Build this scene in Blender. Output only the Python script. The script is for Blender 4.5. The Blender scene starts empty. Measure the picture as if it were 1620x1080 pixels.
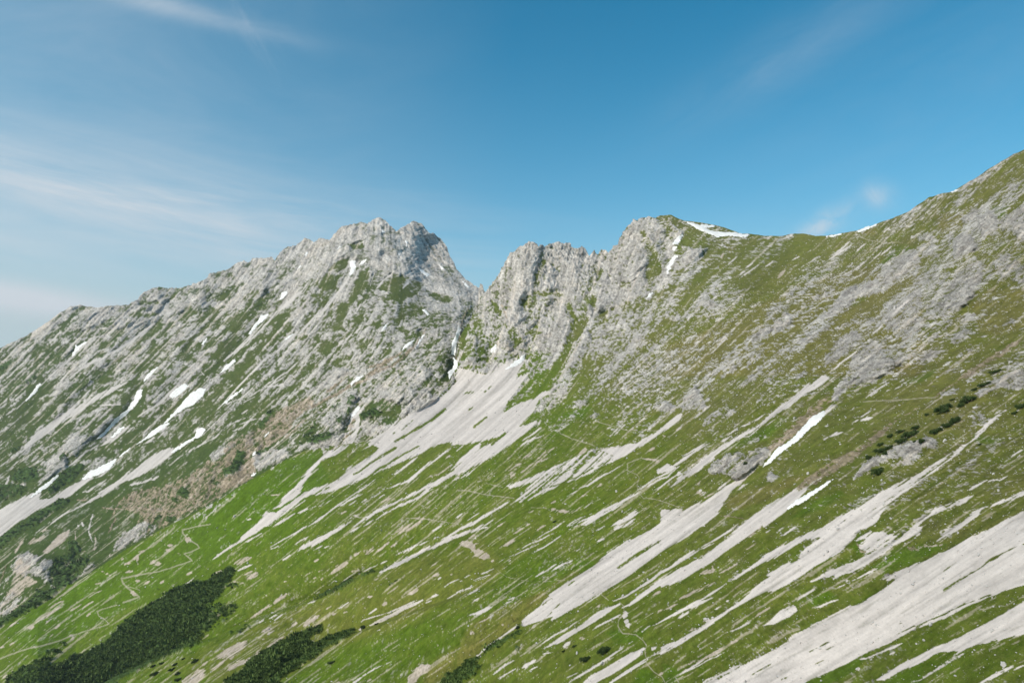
# Alpine mountainside: grass, scree chutes, limestone crags, late snow and dwarf pines under a clear sky
ROCK = [
 '9999999999999999997422222222334',
 '9999999999999999998511111112233',
 '9999878887777899888732023344444',
 '6766666566666788776644333444433',
 '5555445556666777776643333343422',
 '4455546445677677334533332243222',
 '4454333334655321112311000000000',
 '3444221134310000011111111111111',
 '2332112210000000000000111111111',
 '1211112100000000000001111111111',
 '0000011000000000000000000011111',
 '2110000000000000000000000000000',
 '3100000000000000000001100000000',
 '0000000000000001100000100000000',
 '0000000000000001000000000000000',
]
ANGLES = [(1620,1000,28),(1300,1000,28),(1000,950,31),(1000,1080,31),(700,1000,32),(400,1000,33),(200,950,33),(1400,700,34),
 (1600,700,33),(1240,690,42),(1300,500,40),(1500,400,50),(1150,430,42),(1050,600,35),(900,450,78),(820,470,82),(780,640,39),
 (700,680,37),(550,760,36),(600,450,62),(500,500,50),(400,560,47),(300,620,45),(100,600,45),(200,700,42),(50,780,38),
 (450,680,38),(620,600,45),(700,400,132),(670,440,128),(850,850,32),(1100,800,35),(1350,620,36),(1000,450,70)]
OLIVE = [(100,900,.0),(400,800,.0),(300,900,.0),(500,1010,.4),(700,950,.4),(1000,700,.38),(1000,1000,.35),(1300,900,.35),(1500,1000,.22),(1500,650,.9),
 (1400,450,.85),(1200,420,.7),(1100,600,.85),(1600,350,.85),(1550,780,.65),(1350,800,.45),(1450,720,.65),(850,650,.15),(300,600,.25),(50,650,.1),(450,600,.35),
 (500,500,.5),(900,800,.25),(1250,720,.6),(1000,580,.8)]
STONY = [(100,900,.0),(400,800,.0),(500,1000,.05),(700,950,.1),(1000,700,.2),(1000,1000,.25),(1300,900,.25),(1500,1000,.3),(1500,650,.8),
 (1400,450,1.),(1200,420,.7),(1100,600,1.),(1600,350,.9),(1550,780,.6),(850,650,.2),(300,600,.7),(50,650,.8),(450,600,.5),
 (500,500,.7),(900,800,.1),(1250,720,.6),(1000,560,1.)]
FORMS = [
 (15,9,'1450,395 1400,430 1330,480 1260,545 1180,600'),(13,-9,'1480,400 1420,450 1350,505 1290,560'),(15,9,'1560,440 1490,490 1430,545 1370,600'),
 (13,-8,'1600,440 1530,500 1460,560 1400,620'),(14,8,'1180,440 1120,480 1060,540'),(12,-8,'1150,490 1090,540 1030,590'),(16,9,'1590,330 1540,380 1480,420'),
 (12,-7,'1250,440 1190,490 1120,560'),
 (20,-7,'1340,590 1300,655 1215,738 1140,790 1040,850'),(30,5,'1130,750 1160,735 1190,725'),(22,6,'1060,650 1150,580 1280,500 1400,400'),
 (22,-9,'1075,655 1180,590 1320,480 1440,370'),(16,-4,'1090,748 1180,685 1280,605 1330,560'),(14,4,'1100,765 1200,690 1290,640'),
 (26,4,'1370,740 1430,700 1500,660'),(16,-3,'1250,790 1330,730 1420,660 1540,570'),(26,4,'1350,600 1450,540 1600,450'),
 (20,-5,'700,1080 760,1036 830,992 900,930'),(20,-4,'1400,560 1500,470 1600,380'),(24,7,'1380,520 1450,460 1560,360'),
 (18,12,'835,400 812,480 795,560'),(16,-10,'872,400 892,470 850,540 820,590'),(20,9,'930,410 925,500 880,590'),
 (16,-10,'960,410 985,470 1060,430 1040,380'),(14,-8,'985,470 945,540 900,600'),(20,11,'1030,360 1000,430 980,470'),(16,7,'1000,500 960,580'),
 (12,-16,'764,470 740,520 722,560 716,605'),(12,10,'748,520 742,580'),(8,-8,'778,540 772,580'),(18,-14,'1070,380 1060,430 1030,480'),
 (18,10,'1100,400 1060,470 1000,560'),(26,12,'1240,380 1180,440 1090,520'),(22,-10,'1290,385 1210,460 1120,540'),(16,8,'1330,400 1270,450 1200,520'),
 (14,-14,'500,370 470,430 440,480 395,530 350,590 300,650'),(20,24,'545,370 505,450 445,520 385,600'),(12,-14,'560,420 525,500 480,560 440,620'),
 (24,22,'600,350 640,420 625,490 560,560'),(16,-14,'690,380 672,420 690,470'),(16,16,'657,355 650,400'),(18,16,'700,400 720,440'),
 (26,16,'245,460 150,560 50,680'),(14,-9,'290,470 200,555 120,640 40,720'),(12,-14,'140,530 95,595 20,690'),(12,-20,'228,590 205,655 150,705'),
 (18,18,'335,470 265,585 215,660'),(16,20,'430,415 400,480 330,560'),(12,-10,'345,470 290,560'),(13,-13,'680,520 652,580 600,618 520,655 440,705 380,745'),
 (34,18,'650,640 640,600 680,580'),(6,-8,'571,625 566,645 548,680'),(7,-8,'714,528 708,545'),(6,-10,'664,520 668,530'),(16,10,'500,690 540,660 600,600'),
 (20,14,'60,880 70,930'),(12,-12,'100,900 130,880'),(14,-10,'350,740 330,790'),(6,-3,'400,690 385,745'),(6,8,'412,680 400,740'),(6,-7,'372,715 352,770'),(6,7,'342,730 322,790'),(5,-4,'310,745 296,800'),(6,4,'280,770 262,820'),(5,-3,'250,790 235,840'),(7,4,'440,650 425,700'),(6,-3,'455,640 440,690'),(12,8,'370,700 360,760'),(20,-14,'320,620 240,690 150,740 60,800'),
 (20,12,'360,640 260,720 160,780'),(18,-12,'90,700 20,760'),(24,12,'250,600 140,690 60,740'),(10,8,'395,690 385,720'),(9,-9,'412,670 400,700'),
]
TOPB = [(-600,1330),(0,987),(50,958),(100,930),(130,914),(200,868),(250,840),(300,815),(330,800),(400,757),(450,728),(485,712),(510,707),(545,702),
 (590,697),(600,690),(640,662),(690,632),(712,606),(722,582),(724,545),(730,528),(745,502),(756,478),(759,456),(761,449),(764,451),(766,466),
 (771,461),(782,445),(792,430),(800,415),(807,400),(815,399),(822,391),(829,389),(837,383),(847,384),(852,391),(857,386),(861,391),(870,386),
 (885,382),(893,385),(901,384),(907,394),(913,395),(920,391),(927,397),(932,405),(936,402),(940,397),(945,403),(952,395),(960,397),(963,401),(970,393),
 (977,386),(982,374),(990,361),(1000,355),(1002,347),(1010,349),(1017,344),(1027,343),(1037,345),(1045,341),(1062,340),(1070,344),(1082,349),
 (1107,352),(1125,355),(1145,359),(1162,366),(1170,369),(1190,370),(1210,373),(1237,373),(1257,369),(1275,370),(1290,373),(1307,373),(1332,369),
 (1355,365),(1387,354),(1412,345),(1437,335),(1445,330),(1455,322),(1470,312),(1490,306),(1507,303),(1522,294),(1540,284),(1560,270),(1582,257),
 (1602,245),(1620,237),(1700,197),(2300,-60)]
TOPA = [(-600,760),(0,550),(25,539),(50,526),(75,511),(92,497),(112,485),(127,483),(140,485),(155,487),(172,484),(182,484),(202,482),(217,475),(225,465),
 (240,457),(252,454),(265,456),(285,456),(305,450),(327,442),(332,433),(345,430),(360,427),(375,417),(387,413),(393,416),(400,409),(417,409),(431,407),
 (435,413),(442,401),(455,391),(470,388),(482,377),(490,379),(496,383),(507,377),(522,380),(530,370),(540,359),(555,356),(572,352),(582,355),(590,348),
 (600,344),(610,349),(616,357),(621,361),(627,367),(633,362),(642,357),(650,351),(657,349),(667,355),(676,366),(680,370),(685,369),(697,377),(707,392),
 (712,407),(718,415),(722,426),(737,442),(750,452),(760,457),(790,477),(850,505),(1000,560)]
DB = [(1620,1080,60),(1300,1080,85),(1000,1080,115),(700,1080,190),(400,1080,270),(200,1080,390),(1620,850,75),(1620,640,110),(1620,450,170),
 (1620,240,300),(1400,900,92),(1400,650,145),(1440,480,230),(1440,340,400),(1300,370,600),(1200,372,720),(1200,500,370),(1200,620,230),
 (1200,740,160),(1200,900,115),(1050,340,850),(1050,450,640),(1050,550,470),(1050,650,320),(1050,750,220),(1050,900,150),(840,385,880),
 (840,480,800),(840,580,660),(840,650,520),(840,750,340),(840,850,250),(840,950,190),(765,465,900),(740,560,760),(720,610,720),(640,665,650),
 (640,800,430),(640,950,260),(500,712,640),(500,850,450),(500,1000,310),(330,800,640),(330,900,530),(330,1000,390),(200,868,650),(200,950,560),
 (200,1040,450),(0,987,640),(0,1080,540),(950,400,880),(2100,1400,42),(2100,600,70),(1500,1500,42),(800,1500,80),(0,1500,260),(-500,1400,480),(1900,100,300)]
DA = [(600,345,1500),(655,350,1520),(712,415,1400),(765,465,1180),(0,552,1600),(120,485,1650),(250,455,1650),(430,410,1580),(500,378,1560),(0,840,1020),
 (0,980,850),(200,860,900),(330,790,860),(500,700,800),(600,680,740),(700,610,775),(722,540,900),(560,600,920),(560,450,1240),(300,600,1220),
 (300,700,1060),(100,700,1200),(650,560,900),(100,950,800),(640,450,1230),(400,650,1030),(450,550,1180),(850,600,900),(-500,1000,900),(-500,700,1700),(950,560,1000),(0,1300,560),(-500,1300,640)]
RA = (.07, .12, .20, .32, .40)
GRASS = ((.086,.142,.010), (.182,.166,.042), (.072,.156,.009), (.048,.074,.022))
ROCKC = ((.38,.358,.332), (.50,.470,.435), (.46,.41,.36))
SCREE = ((.51,.462,.430), (.47,.435,.408))
FLECK = .80
SURVEY = """
@0 440 4
s14 1180,130 1000,270 830,400 640,510 560,540 430,640
s12%70 600,340 540,410 440,510 340,600 240,690 120,810 -20,900
s34%65 800,660 620,750 480,840 340,930 240,1010 170,1070
s10%60 430,590 370,680 300,760
s18%55 1160,630 1040,760 940,840 860,880
s10 1050,770 960,820 880,870
s20%80 820,930 720,1010 640,1060
s8%60 1320,640 1240,560 1090,520 990,640
s10%60 1620,560 1480,720 1350,860 1200,930
s7 1620,680 1520,760 1420,800 1400,830
s6 1620,745 1530,790
s6 1600,880 1520,960
s9%60 200,500 120,560 40,640
s9%50 200,480 160,520
r*%70 470,160 1300,10 1300,200 1180,260 880,300 700,330 480,330 300,300
g* 820,400 900,330 1020,310 1000,370 900,390 850,410
g* 500,860 640,750 800,670 900,600 880,700 780,830 640,820 520,870
g* 580,640 700,620 760,650 640,670
g* 820,570 950,550 960,580 880,600
g* 970,400 1060,460 1030,520 950,490
g* 1230,280 1350,180 1400,210 1300,290 1260,310
g* 1120,260 1200,170 1240,220 1150,280
g* 880,150 1000,145 1000,165 890,165
g* 820,225 980,220 940,250 820,240
g* 1020,115 1120,95 1100,125 1030,130
g* 0,930 100,860 250,760 350,740 430,770 350,860 200,960 0,1060
g* 350,1000 440,960 450,1020 380,1030
g* 1080,580 1230,500 1260,520 1150,590
g* 1330,740 1450,620 1620,500 1620,640 1500,720 1330,860 1180,930 1100,1000 1050,960 
g* 1110,420 1160,390 1230,380 1200,430
g* 1370,480 1400,400 1500,380 1460,460 1400,560
g* 1380,110 1450,80 1430,130 1370,150
g* 720,860 860,800 880,760 820,900 740,940
g* 500,570 590,535 570,580 520,620
g* 600,430 690,400 680,440 610,445
g* 260,460 350,440 330,480
k*%60 0,560 60,520 110,540 40,590 0,600
k*%50 140,660 240,600 250,630 180,680
s10%50 740,710 800,700
s8 620,805 780,797
@0 640 4
s* -20,690 100,610 200,560 260,560 240,600 330,590 420,530 520,470 640,450 760,360 700,400 690,420 560,480 500,530 420,590 330,620 230,670 90,760 -20,845
G12 255,600 300,570 380,510 500,480
s* 1090,290 1100,300 1000,380 880,450 760,500 680,560 600,600 500,650 400,700 300,760 225,810 340,730 470,660 570,600 640,560 620,560 760,470 860,400 950,330 1040,280 1100,270
s9%60 1620,60 1480,110 1340,220 1200,290 1080,370
s7%70 1540,170 1400,230 1330,290
s16%70 1020,450 900,490 820,510
s16%55 960,170 1060,130 1010,200 880,260
r*%80 450,190 600,200 640,170 560,230 480,330 360,280 390,240
s14%70 640,240 560,290 500,340 420,400
s22%50 480,10 340,110 240,180 190,240 90,380
s14 60,450 40,500 10,570
s12 90,620 30,655 -20,680
r*%80 260,360 420,330 420,400 300,470 250,500 240,400
r*%80 500,360 620,320 640,340 520,390
r*%50 1600,150 1480,220 1320,300 1340,360 1440,300 1620,260
k*%90 90,430 160,400 240,400 250,470 160,500 80,480
k*%90 300,550 370,480 400,420 500,380 540,385 510,430 450,490 380,520 330,570
k*%60 -20,510 80,500 180,530 150,570 60,590 -20,640
k*%85 380,340 410,310 425,320 380,370
k*%80 60,300 110,265 140,260 90,310
k*%75 -20,870 60,800 150,750 250,680 380,600 450,590 440,620 330,680 260,740 150,800 80,850 -20,930
n*%55 800,560 900,530 1080,500 1200,440 1340,340 1460,230 1560,180 1620,190 1620,440 1420,540 1400,580 1250,660 1080,740 1000,790 950,830 820,820 900,700 780,660 740,620
r*%90 1330,330 1400,290 1480,230 1500,260 1400,330 1360,370 1340,370
r*%90 1440,440 1500,370 1540,380 1500,450 1430,470
r*%90 720,890 780,810 900,740 1000,760 960,820 880,850 760,920 700,930
n*%95 1400,500 1580,430 1600,460 1450,545 1390,570
n14 780,660 860,650 940,660 1060,670 1160,675 1230,670
n10 640,650 720,660 780,655
n9 1250,660 1220,600 1210,540 1225,480
n9 1040,640 1060,560 1080,520
n7 1320,600 1325,480 1350,400
n12 930,820 960,740 980,680
n8 1000,780 1040,700
n9 680,820 720,740
n6 700,720 760,610 740,600
k*%90 1120,560 1160,520 1190,540 1200,600 1170,590
k*%90 1090,610 1130,580 1120,620
k*%90 1060,720 1120,705 1100,740 1060,740
k*%90 1430,420 1460,380 1520,380 1500,430 1460,440
k*%90 960,760 1000,710 1030,700 1000,750
k*%80 940,780 970,750 970,790
k8 1340,510 1380,490 1380,515
b*%90 540,640 640,590 800,500 980,430 1000,390 1200,290 1280,240 1200,330 1040,430 880,510 700,600 480,720 400,760 420,720
s6 560,540 610,510 680,470
s*%80 520,555 590,520 600,530 560,555
n9 480,600 540,605 560,600
d* 270,930 320,880 360,820 440,790 430,830 360,900 300,940
d* 160,885 210,840 245,825 220,860 190,880
d* 230,860 270,835 305,820 290,840 250,865
d12 90,950 120,890 150,850 
d10 260,800 310,790
s7 560,705 590,690 570,750 560,800 590,880
s8 490,760 500,770
s10 515,740 530,770
d8 600,820 605,860 595,920
d7 475,800 480,880
n8 690,810 710,760 740,700
n6 500,930 550,925
r*%72 90,960 170,930 250,960 340,990 320,1080 230,1080 110,1080 70,1040
k*%85 440,870 480,870 510,930 440,950
k*%50 360,950 560,960 560,1020 480,1080 320,1080 320,990
r8 520,1070 560,1020 600,1005
d6 700,930 690,960
@0 810 4
r*%72 110,270 170,250 250,290 330,310 350,350 300,400 350,470 330,500 280,440 200,380 150,420 100,350
d*%65 110,280 90,380 60,470 20,560 -20,620 -20,690 60,650 120,590 100,560 150,480 240,440 160,390 200,350
n8 40,330 10,420 -10,470
r*%65 -20,600 80,500 130,560 60,660 -20,700
G8 100,380 70,440 50,500
k*%95 -20,720 100,620 160,580 230,540 240,490 300,500 350,480 330,370 400,360 430,420 500,405 450,450 380,490 250,590 130,650 0,730
d8 170,520 210,470
d7 130,500 170,460
r14%80 520,390 560,350 600,330
s14 560,875 650,815 720,760 755,730 730,775 670,815
s10 915,608 960,575 1050,530 1130,480 1200,440 1240,400
s7 1190,470 1150,485
s26 1620,95 1520,175 
s14 1560,150 1500,195 1420,245 1340,300
s8 1620,155 1560,190
d9 310,610 350,580 410,560
d8 230,700 320,640 400,595
d10 270,705 300,690 330,660
d8 430,630 480,600 520,575
d7 520,615 560,580 600,560
d9 560,540 600,510 650,490
d8 545,660 575,640
d20 180,730 215,725
d12 350,740 385,715
d8 340,770 310,800
d8 60,720 100,695
d7 330,540 400,505
d16 1060,210 1090,205
d14 1050,238 1075,235
d14 950,325 985,305
d26 990,330 1015,325
d14 870,255 920,240
d14 770,300 785,292
d14 850,300 870,270 870,330
d10 770,330 830,320
d16 790,380 840,370
d10 1120,262 1135,258
d10 915,455 950,435
d14 1015,450 1035,430
d12 860,435 885,430
d10 590,435 605,432
d7 600,455 640,445
d10%60 360,690 375,680
d14%60 640,370 700,400
d9 45,840 90,825
d14%60 260,750 300,740
d10 0,855 30,850
d14%70 1180,390 1220,380
d14 1340,400 1370,380 1410,370
d22%85 1480,330 1540,295 1590,285
s7 1490,375 1550,345 1605,325
d8 1540,400 1600,370
d24 1560,415 1620,390
d12%70 1480,440 1540,445
d16%90 1270,805 1300,780 1330,760
d10%70 1370,665 1400,650
d50 1390,920 1440,890 1500,860 1560,820
d24%70 1340,1000 1380,970 1420,930
d60 1160,1070 1230,1050 1290,1000
d12 1280,970 1310,940
d24 1450,1000 1500,965 1560,940 1620,900
d6 1490,940 1560,940
d10 70,1010 100,995
d12 140,985 160,975
d12 190,970 215,965
d16 25,1050 50,1030
d14 1740,990 1700,1020
p12 1330,75 1240,90 1155,110 1155,130 1190,170 1250,205 1260,225 1210,250 1165,262 1200,290 1215,305 1100,345 1000,375 930,385 
p16 930,385 860,400 770,420 780,450 810,480 860,515 880,535 840,550 780,570 
p10 740,585 650,610 615,625 625,655 660,675 690,705 650,720 560,745 470,775 
p14 470,775 380,810 280,840 180,860 90,890 0,925
p7 810,470 850,480 885,492
d34 1195,160 1185,190
d26 460,780 440,795
d22 860,525 830,500
@0 810 4
k* 280,1000 430,945 550,880 660,830 740,760 800,690 920,615 1100,500 1200,450 1300,450 1370,400 1480,350 1480,390 1420,480 1380,550 1300,600 1340,660 1290,740 1210,850 1050,910 900,990 700,1090 180,1090 200,1040
k*%55 50,1050 100,1010 200,960 280,920 330,930 300,980 280,1090 20,1090 
k*%40 1240,640 1330,600 1500,560 1480,640 1400,700 1300,780 1220,860
k16%70 270,890 400,885
k14%80 380,830 410,845
k8 490,800 505,795
k7 600,690 615,690
k7 1000,490 1015,488
k14%80 1340,410 1480,370
k14%60 1500,770 1560,720 1590,740
k10%60 1400,610 1480,600
G8 650,900 690,990 700,1010
s6 920,608 945,590
@360 330 4
r* 880,130 1040,200 1100,250 1200,300 1300,400 1450,480 1540,530 1400,560 1240,480 1130,420 1000,400 900,330 780,330 700,300 800,200
s24%60 560,400 480,520 330,640 200,760 60,900 -20,960
s22%60 780,430 700,530 640,600 520,720 380,840 240,960 100,1080
s10 1050,400 990,450 930,520
s8 930,400 900,500
s12%70 1150,460 1090,520
s14%60 900,560 830,620 760,700
s10%70 870,740 780,800 700,870
g* 640,370 700,330 770,320 760,370 700,400 640,390
g* 520,510 560,460 640,410 700,420 690,510 620,510 560,490
g* 760,590 790,510 850,400 890,390 900,430 880,500 830,540 800,600 770,600
g* 640,610 670,600 660,700 640,680
g* 690,590 760,600 740,700 700,750 690,650
g* 940,500 1010,450 1130,430 1220,460 1250,490 1170,560 1090,590 1020,580 1040,530 980,520
g* 1250,510 1330,540 1450,560 1400,600 1300,570
g* 1040,700 1100,650 1160,590 1240,630 1230,670 1140,690 1060,730
g* 870,740 940,710 950,750 900,750
g* 930,690 1000,640 1010,660 960,700
g* 660,760 740,730 740,770 680,780
g* 800,870 830,820 900,830 880,900 800,890
g* 670,970 720,920 780,930 800,1010 760,1030 690,1010
g* 990,890 1060,880 1040,920 990,940
g* 1070,760 1110,730 1160,780 1130,810
g* 530,900 620,850 660,840 650,900 580,910
g* 770,230 850,200 860,240 800,260
g* 150,920 220,880 290,910 220,940
g* 270,740 340,700 350,720 300,770
g* 350,760 400,730 390,780
g* 200,820 280,790 270,820 210,830
g* 10,420 45,415 30,440
g* 120,545 170,510 220,540 160,560
g* 330,640 350,630 340,670
g* 510,545 560,530 570,570
g* 0,700 90,690 100,760 20,780
g* 130,700 190,650 180,700
g* 300,1060 450,960 460,1000 350,1080
g* 450,1000 600,990 600,1010 470,1010
g* 100,1070 160,1040 130,1080
g* 420,840 470,810 500,800 460,850
g* 1460,700 1500,660 1540,640 1510,700
g* 1480,880 1500,820 1560,880 1570,930 1490,960
g* 1570,700 1620,680 1620,860 1580,900
g* 1230,880 1360,810 1350,840 1240,890
g* 1280,910 1340,880 1350,920
g*%70 1480,1080 1500,980 1560,1000 1540,1080
n10 1240,790 1220,830 1190,880 1160,900
n16%90 1260,760 1200,860 1120,930 1050,990 960,1030 870,1080
n12%80 1530,620 1500,680 1480,740 1460,850
n10 1440,1000 1450,920
s10 1440,1080 1430,1020 1460,960 1450,870 
n14%50 700,1060 800,1040
@360 560 4
G* 0,1090 0,860 200,790 370,660 500,610 600,600 620,620 560,680 520,720 470,780 420,860 340,930 200,1060 180,1090
b* 0,1090 0,870 200,800 370,670 600,610 540,690 440,830 200,1060 180,1090
s*%90 830,330 850,360 820,440 810,500 790,560 720,600 680,640 600,660 560,690 510,740 470,800 450,880 400,920 340,960 250,1000 330,940 380,880 430,840 480,770 540,700 600,640 600,610 660,590 700,540 740,480 780,420 800,350
n*%60 740,480 800,410 830,400 800,520 700,600 640,620 700,540
s* 1450,80 1440,180 1400,230 1320,290 1240,340 1100,410 1000,480 900,550 880,570 960,590 900,650 760,720 700,790 600,830 480,870 400,940 320,990 250,1040 180,1090 260,1090 350,1010 480,910 620,880 700,850 760,830 900,770 1060,700 1200,640 1330,570 1460,550 1500,560 1620,550 1700,420 1720,250 1700,150
G13 1380,350 1300,410 1200,470 1100,530 1060,552
G16%70 1175,412 1110,470 1050,500
G16 1065,592 980,640 900,690 840,740 800,760
G11 1210,580 1100,640 1000,700 930,745
G14%70 920,760 860,790 820,810
G9%70 640,840 520,900
s34 1600,570 1540,620 1460,680
s13 1480,560 1380,620 1240,720 1150,800 1010,850
s14 1200,650 1110,720 1040,770
s22 1640,630 1560,690 1450,740 1350,800 1280,840 1220,890
s16 1440,740 1330,800 1200,870 1080,930 1000,970 930,1000 800,1090
s9 1640,610 1500,660 1380,760
s12 1300,850 1180,920 1080,960 960,1030 860,1090
s9 960,770 870,840 790,890 720,940 640,1000 540,1080
s7 890,820 820,855
s8 1010,840 960,880 920,910
s9 940,850 960,840
s10 660,910 610,940 570,970
s7 860,880 760,930 700,970
s9 560,960 480,990 420,1010 320,1080
s6 520,905 440,960 380,1000
s6 820,920 760,960
s7 1560,730 1500,770 1420,800
s6 1000,885 950,910
s6 640,990 700,960 750,940
s6 890,910 840,940
s7 900,970 860,1000
s6 1500,570 1440,620
d10 1430,690 1330,760 1270,780
d12 1380,660 1410,640
d9 970,940 1030,910
d10 1300,780 1280,770
d9 700,1010 760,990
s7 240,1080 300,1045
s6 800,1020 830,1030
d9 250,890 330,890
d12 35,1010 45,1030
d7 310,780 330,790
s6 840,610 940,560
s6 800,575 850,550
r*%95 840,300 980,260 1100,220 1250,230 1330,280 1240,340 1100,410 1000,480 860,500 900,470 1060,450 1100,400 1090,330 1000,290 880,320
g* 860,340 880,310 980,290 1060,300 1090,340 1090,370 1060,440 960,450 840,420 840,400 930,360
b*%90 900,320 1000,295 1060,310 1060,340 920,350
b*%90 960,400 1050,410 1050,440 980,450
k*%95 840,400 880,370 940,350 980,380 930,400 870,420
k*%80 780,1000
r*%95 420,610 500,560 560,540 640,470 560,430 620,390 700,310 760,250 820,240 830,290 780,350 740,420 740,480 700,540 660,590 590,590 500,600
k*%80 500,560 560,520 620,500 690,500 660,540 570,570
k*%80 410,610 450,580 500,510 560,440 580,440 520,520 470,570
k*%80 680,420 730,390 740,430 720,450
k*%70 640,420 700,400 700,420
k*%70 660,350 700,320 720,320 680,360
g* 430,490 500,410 560,390 540,440 470,500
g* 260,570 330,480 380,440 360,520 290,560
r*%95 160,650 260,600 330,600 370,610 420,620 370,660 300,700 200,740 160,700
n*%95 -20,870 -20,800 80,720 160,650 170,740 60,830 
n*%70 -20,620 30,540 100,560 150,480 200,450 240,400 300,370 400,320 520,270 560,300 440,380 380,500 300,560 200,620 120,680 60,760 -20,800
n16 900,160 800,190 700,250 600,300 480,360 420,410 380,490
n12 500,400 400,500 360,540
n8 300,400 420,460
n10 240,400 380,440
k*%90 200,450 240,410 270,400 240,450 210,480
k*%80 250,380 300,360 310,370 260,400
k*%80 -20,740 40,690 60,620 120,620 100,700 60,750 -20,780
k*%70 160,560 190,560 180,600
k14%80 190,640 270,590 280,580
r*%80 580,90 700,90 800,100 760,140 640,170 600,220 520,270 480,260 560,180
r*%90 600,180 640,160 630,200 600,230
n12 740,160 660,220 620,250
n14 880,90 960,70 1040,20
n16 860,150 1000,60 1100,-10
g*%80 730,250 830,190 1060,120 1060,50 1100,20 1020,130 900,180
s7 100,295 200,230 300,180 380,130
s9 240,210 360,190
s8 80,380 130,350
s6 60,450 200,400
s7 480,20 380,110 220,210 180,240
s6 20,490 100,460
g* 280,180 400,80 420,90 330,180 300,200
g* 380,220 460,160 500,150 420,240
g* 0,380 100,330 280,260 260,330 150,400 0,480
g* 320,140 360,110 
@360 810 4
s* 240,0 350,0 270,60 210,105 160,145 100,175 50,205 0,238 -20,250 60,190 110,140 180,80
s8 225,127 170,158 110,192
s8 430,5 370,40 290,90
s6 320,38 270,58
s9 640,0 580,35 540,70 470,105 400,145 320,190 240,240
s6 330,210 270,235
s6 380,205 340,230
s* 825,38 760,80 680,130 620,170 560,200 500,225 440,250 480,210 540,175 620,140 700,100 780,55
s6 610,205 500,262
s6 520,150 460,180 415,212
s14%80 1010,0 960,30 900,60 850,95
s5 835,90 770,130
s7 1490,5 1440,38
s7%70 1410,65 1340,95 1290,125
s11 1640,20 1560,70 1470,110 1400,150 1330,185
s22 1640,92 1540,120 1450,150 1370,185 1280,225 1200,262 1120,305 1040,345 960,380
s16 1190,210 1130,240 1060,272
s8 1340,150 1250,190 1190,215
s8 1050,290 980,320 900,355 840,385
s5 690,420 640,460 600,480
s5 860,350 780,400 700,460
s6 590,495 530,535
s5 560,560 500,580
s6 650,210 610,225
d30%85 1080,125 1150,95 1220,65
d10 1030,185 980,225 940,250
d10 1080,195 1030,220
d24%90 920,215 915,235 870,265 
d18%80 830,255 800,275
d26%90 760,320 720,345 660,385
d16%80 850,365 780,375
d10%80 700,330 680,345
d8 685,300 645,322
d9 580,295 545,315
d8 545,370 500,395 470,420
d8 610,360 570,380
d9 560,405 540,420
d8 605,410 590,430
d7 355,440 375,435
d10%60 380,410 440,390
s8%80 400,270 340,305
d22%90 60,330 110,300 140,285
s7 160,328 60,375
d8 160,372 110,395
d30 130,415 160,400 190,385
d7 215,350
s8 155,40 120,50
d10 250,522 245,528
d26 290,570 330,540 370,515
d14 265,580 210,620 150,665
s10%80 340,640 260,670 190,705
s7 350,635 290,690
d20 215,755 275,735
d10 300,745 250,775
d14 440,695 405,720
d26 580,655 520,690 480,720
d12 510,680 500,690
d12 590,715 540,735 490,760
d7 350,715
d30%90 360,790 310,815 250,850
d16 440,780 380,810
d8 235,800 215,805
d34 120,825 70,860 0,900
d14 10,930 40,910
d18 215,855 180,895 130,930 60,975
d20 0,990 70,955
d9 675,585 620,615
s9 770,565 720,600 700,612
d8 760,625 730,635
d8 690,640 660,650
d10 870,605
d14 1010,570 980,590
s8 950,605 890,645
d14 915,530 885,535
d16%80 1100,438 1060,480 1010,515
d14 1205,485 1150,520
d10%80 1330,325 1290,335
d18%70 1300,400 1340,390
d10 1430,390 1410,395
s7 1355,410 1330,425
d10%60 1030,410 990,420
d10%60 960,420 930,430
s6 1550,390 1480,415 1400,450 1345,495
s7 1480,430 1420,455
s9 1555,468 1490,495 1430,525 1375,553
s6 1600,480 1560,500 1520,520
s5 1595,542 1550,557
s5 1640,412 1580,430 1530,440
s6 1640,620 1580,640 1520,657
s6 1620,385 1600,390
s22 1235,555 1170,585 1110,610 1060,640 980,680 900,715
s8 1230,540 1120,590 1030,630 860,680 820,715
s8 1340,518 1290,538
s7 1300,555 1245,575
s5 1200,630 1150,655 1090,685
s14 830,745 850,730
s6 970,740 935,750
s5 740,855 720,865
s7 1040,942 960,975 880,1018
s5 880,1018 850,1035
d18 520,810 505,825
d18%80 1560,755 1545,765
d8 1520,785
s10 1600,900 1570,905
d8 1400,940 1415,945
s9 1530,900
d10%70 970,910 960,915
d60 1270,970 1200,1010 1150,1080
s14 845,1045 790,1080
d14 910,1050 870,1070
d14 710,1070 680,1085
p9 1130,35 1250,42 1350,55 1460,75
p8 790,20 830,30 880,38
d20%70 1200,38 1240,45
d34 1540,215 1500,195 1470,195
k* -20,1070 60,1040 170,930 240,880 370,820 450,780 590,720 610,740 500,800 540,840 650,790 800,730 815,750 720,810 600,870 570,900 480,960 400,1010 280,1090 -20,1090
k16%85 550,550 620,520 700,480 740,455 830,415
k14%85 850,410 930,375
k8%85 985,350 1010,343
k10%60 1000,470 1100,430 1160,400
k26%85 690,490 760,445
k* 1340,1090 1400,1040 1480,990 1540,950 1590,925 1560,970 1500,1040 1440,1090
o*%85 1240,1090 1260,1000 1330,920 1450,840 1540,790 1560,740 1640,700 1640,830 1560,930 1460,980 1380,1040 1300,1090
b*%90 820,880 860,830 960,810 1020,840 950,890
b*%50 300,1090 500,960 700,850 1200,680 1300,620 1350,680 1000,820 800,940 600,1090
k12%70 -20,470 60,460 80,490 
k20%75 -20,380 30,350
k10%70 5,605 60,590
k12%70 90,740 130,720
k8%60 0,770 60,750
@720 320 4
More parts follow.
